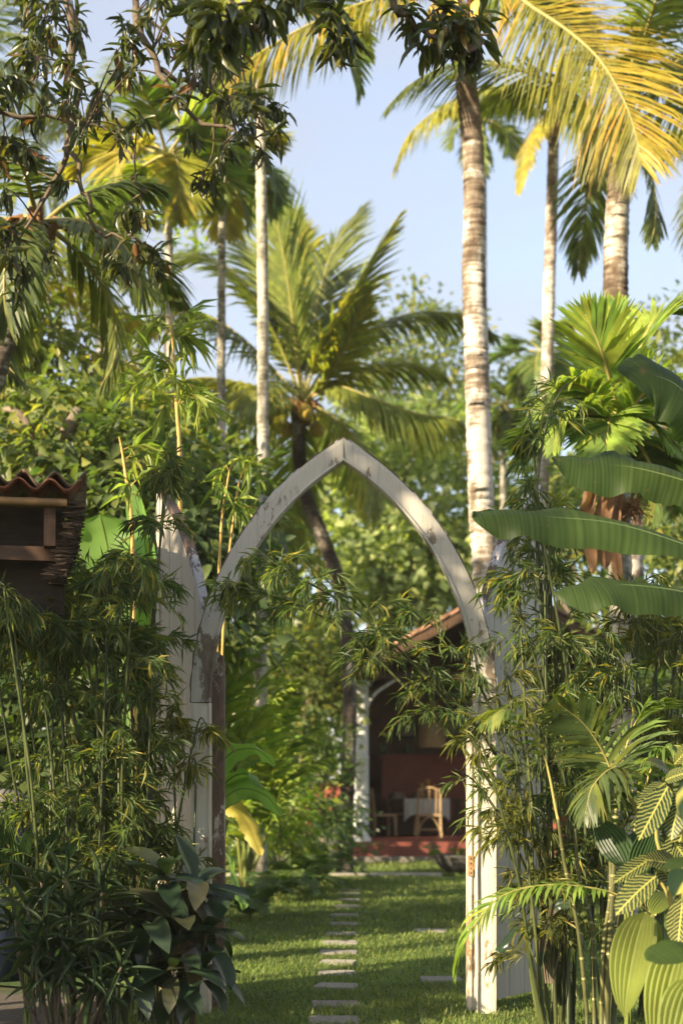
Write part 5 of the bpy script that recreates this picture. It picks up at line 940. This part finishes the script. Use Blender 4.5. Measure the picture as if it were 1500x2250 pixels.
# banana leaves reaching in from the right
r = rng(540); bn = thing('banana_plant', 'banana plant with large dark leaves reaching toward the gate', 'plant', (2.75, 6.9, 0))
g = Geo(); g.tube(spline([(2.75, 6.9, 0), (2.73, 6.9, 1.2), (2.70, 6.9, 2.1)], 14), np.linspace(.13, .07, 14), 12); g.obj('pseudostem', M['rachis_g'], bn)
for pts, w, rl, wv in (([(2.70, 6.9, 2.05), P(1640, 1250, 6.75), P(1500, 1195, 6.7), P(1350, 1150, 6.65), P(1200, 1135, 6.6), P(1110, 1130, 6.58), P(1036, 1137, 6.55)], .29, .75, .03), ([(2.70, 6.9, 2.1), P(1620, 1100, 6.9), P(1500, 1055, 6.9), P(1380, 1025, 6.9), P(1290, 1020, 6.9), P(1210, 1008, 6.9)], .29, .95, .03),
        ([(2.70, 6.9, 2.0), P(1640, 1340, 6.5), P(1500, 1300, 6.4), P(1380, 1285, 6.35), P(1290, 1287, 6.3), P(1216, 1303, 6.3)], .29, .62, .03), ([(2.70, 6.9, 2.15), P(1620, 1050, 6.7), P(1560, 930, 6.7), P(1490, 850, 6.65), P(1430, 825, 6.6), P(1385, 838, 6.55)], .40, 1.1, .03),
        ([(2.70, 6.9, 2.15), (2.9, 6.6, 3.0), (3.3, 6.2, 3.3), (3.8, 5.9, 3.0)], .5, .2, .02), ([(2.70, 6.9, 2.1), (3.0, 7.3, 2.9), (3.3, 7.9, 3.1), (3.5, 8.6, 2.7)], .5, .2, .02)):
    big_leaf(bn, pts, w, r, M['banana'], rib='midrib', roll=rl, prof=(.95, .58), wave=wv, n=60, nx=7, fold=-.08, tear=.16)

# ------------------------------------------------------------------ mango tree overhead
r = rng(600); mg = thing('mango_tree', 'mango tree with dark drooping leaf clusters hanging over the garden', 'tree', (-4.75, 6.2, 0))
g = Geo(); tr = spline([(-4.75, 6.2, 0), (-4.8, 6.1, 1.6), (-4.6, 5.9, 3.2), (-4.3, 5.8, 4.7)], 20); g.tube(tr, np.linspace(.24, .17, 20) * (1 + .5 * np.exp(-np.arange(20) * .8)), 14); g.obj('trunk', M['bark'], mg)
BR = []
def limb(pts, r0, r1, n=26):
    q = spline(pts, n); q[2:] += r.normal(0, .018, q[2:].shape); g = Geo(); g.tube(q, np.linspace(r0, r1, n), 7); g.obj('limb', M['twig'], mg); BR.append(q[n // 3:]); return q
T0 = tr[-1]
limb([T0, (-3.0, 7.0, 6.6), P(60, -120, 10.2), P(150, 60, 10.2), P(153, 300, 10.2), P(100, 420, 10.2), P(50, 530, 10.2)], .05, .009)
limb([P(152, 290, 10.2), P(165, 350, 10.1), P(190, 440, 10.0), P(225, 510, 10), P(300, 525, 9.9), P(345, 560, 9.9)], .022, .006)
limb([T0, (-2.6, 6.8, 6.9), P(250, -60, 10.4), P(300, 70, 10.3), P(350, 150, 10.2), P(385, 230, 10.1), P(440, 265, 10), P(520, 290, 9.9), P(585, 300, 9.8)], .04, .006)
limb([P(350, 150, 10.2), P(430, 190, 10.3), P(500, 215, 10.3), P(560, 195, 10.2), P(610, 235, 10.2)], .02, .006)
limb([T0, (-3.2, 7.8, 6.4), P(-120, 150, 9.8), P(0, 240, 9.6), P(100, 252, 9.6), P(180, 268, 9.6)], .035, .007)
limb([P(255, 260, 10), P(280, 330, 9.9), P(300, 400, 9.8), P(325, 418, 9.8)], .010, .004)
limb([T0, (-2.2, 5.6, 6.6), (-1.3, 6.4, 6.7), P(560, -190, 6.6), P(520, -40, 6.5), P(500, 60, 6.5)], .045, .009)
limb([(-1.3, 6.4, 6.7), (-.5, 7.0, 6.6), P(770, -180, 7.5), P(760, -30, 7.6), P(735, 60, 7.6)], .04, .008)
limb([(-.5, 7.0, 6.6), (.2, 7.3, 6.5), P(850, -120, 7.6), P(870, 0, 7.6), P(910, 55, 7.6), P(965, 95, 7.6), P(1020, 110, 7.6)], .035, .007)
limb([P(900, -200, 7.7), P(980, -60, 7.7), P(1030, 40, 7.6), P(1050, 90, 7.6)], .02, .006)
limb([T0, (-4.2, 4.4, 6.2), (-5.2, 4.0, 7.4)], .09, .03); limb([T0, (-3.4, 3.4, 6.2), (-3.6, 2.2, 7.0)], .08, .03); limb([T0, (-4.4, 6.2, 6.4), (-5.6, 7.6, 7.2)], .09, .03)
BA = np.concatenate(BR)
CL = []                                                # leaf clusters: position, leaf size factor, count
for px, py, d, s in ((740, 60, 7.6, 1), (715, 40, 7.5, .9), (765, 85, 7.6, .9), (730, 100, 7.55, .8), (745, 20, 7.6, 1), (905, 50, 7.6, 1), (945, 85, 7.6, 1), (990, 100, 7.6, 1), (1030, 110, 7.6, 1), (1050, 85, 7.6, 1), (1050, 40, 7.6, 1), (1000, 30, 7.6, 1), (960, 20, 7.6, .9), (1020, 70, 7.5, 1), (980, 60, 7.5, 1), (890, 20, 7.6, .8),
        (470, 40, 6.4, 1), (500, 20, 6.4, 1.05), (530, 40, 6.5, 1), (450, 90, 6.6, 1), (570, 10, 6.5, 1), (600, 30, 6.5, .9), (490, 90, 6.5, 1), (420, 20, 6.8, 1), (640, -10, 6.5, .9),
        (590, 230, 10.1, 1), (615, 240, 10.1, .8), (560, 195, 10.1, 1), (600, 290, 9.9, 1), (575, 330, 9.9, .9), (540, 280, 10, 1), (500, 320, 10, .9), (480, 350, 9.9, .8), (440, 400, 10, .9), (465, 395, 10, .8), (520, 210, 10.2, 1),
        (275, 460, 9.9, 1), (310, 470, 9.9, 1), (300, 530, 9.9, 1), (250, 560, 9.9, 1), (275, 590, 9.9, .9), (340, 560, 9.9, 1), (345, 590, 9.9, .8), (235, 545, 10, .8), (140, 400, 10, .8), (60, 330, 9.8, 1), (20, 310, 9.8, 1), (35, 170, 10, 1), (80, 130, 10, 1), (60, 110, 10, .8), (10, 420, 9.8, 1), (0, 350, 9.8, 1), (60, 590, 10, 1), (110, 560, 10.1, .9), (20, 500, 10, 1), (20, 560, 9.9, 1), (40, 650, 10, .9)):
    CL.append((P(px, py, d), s, 12))
for k in range(66):                                    # the dense part of the canopy in view
    px = r.uniform(10, 560); py = r.uniform(-40, 330 - .12 * abs(px - 230)); 
    if py > 140 and r.random() < .2: continue
    CL.append((P(px, py, r.uniform(9.2, 11.2)), r.uniform(.75, 1.05), 12))
for k in range(40): CL.append((P(r.uniform(-250, 20), r.uniform(-100, 700), r.uniform(9, 11)), 1, 10))
for k in range(55): CL.append((np.array((-4.6, 5.3, 4.35)) + unit(r.normal(0, 1, 3)) * r.uniform(.3, 1, 3) ** .5 * np.array((1.0, .7, .8)), 1.3, 14))  # low clusters out of view, added to shade the hut front
for k in range(230): CL.append((np.array((-3.7, 5.0, 6.3)) + unit(r.normal(0, 1, 3)) * r.uniform(.5, 1, 3) ** .5 * np.array((2.8, 2.2, 1.25)), 1.25, 14))
g = Geo(); A, D, U, LL = [], [], [], []
for c, s, n in CL:
    dist = np.linalg.norm(BA - c, axis=1); j = dist.argmin(); b = BA[j]; m = (b + c) / 2 + r.normal(0, .05, 3) * dist[j] + (0, 0, .1 * dist[j])
    q = spline([b, m, c], 7); g.tube(q, np.linspace(.0075, .0035, 7), 5, cap=False); ax = unit(q[-1] - q[-3])
    for rep in range(2):
        cc = q[-1] if rep == 0 else q[-2]
        k = n if rep == 0 else n // 2; d = unit(r.normal(0, .75, (k, 3)) + ax * .55 + np.array((0, 0, -.55))); A.append(cc + d * .012 + r.normal(0, .018, (k, 3))); D.append(d); U.append(unit(np.array((0, 0, 1.)) + r.normal(0, .5, (k, 3)))); LL.append(s * r.uniform(.6, 1.12, k))
g.obj('twig', M['twig'], mg, kind='stuff')
A, D, U, LL = map(np.concatenate, (A, D, U, LL)); leaves(mg, T_MANGO, M['mango'], A, D, U, LL * .165, LL * .040, r, 300)

# ------------------------------------------------------------------ thin haze volume added to lift the dark background
g = Geo(); g.box((-640, -90, -1.2), (640, 940, 26)); hz = g.obj('haze', None, kind='stuff', smooth=False)
hm = bpy.data.materials.new('haze'); hm.use_nodes = True; ht = hm.node_tree; ht.nodes.clear()
hv = ht.nodes.new('ShaderNodeVolumePrincipled'); hv.inputs['Density'].default_value = 0.0005; hv.inputs['Color'].default_value = (.93, .93, .90, 1); hv.inputs['Anisotropy'].default_value = 0.0
ho = ht.nodes.new('ShaderNodeOutputMaterial'); ht.links.new(hv.outputs['Volume'], ho.inputs['Volume']); hz.data.materials.append(hm)
tag(hz, 'thin haze added in the garden air to lift its dark background', 'haze')
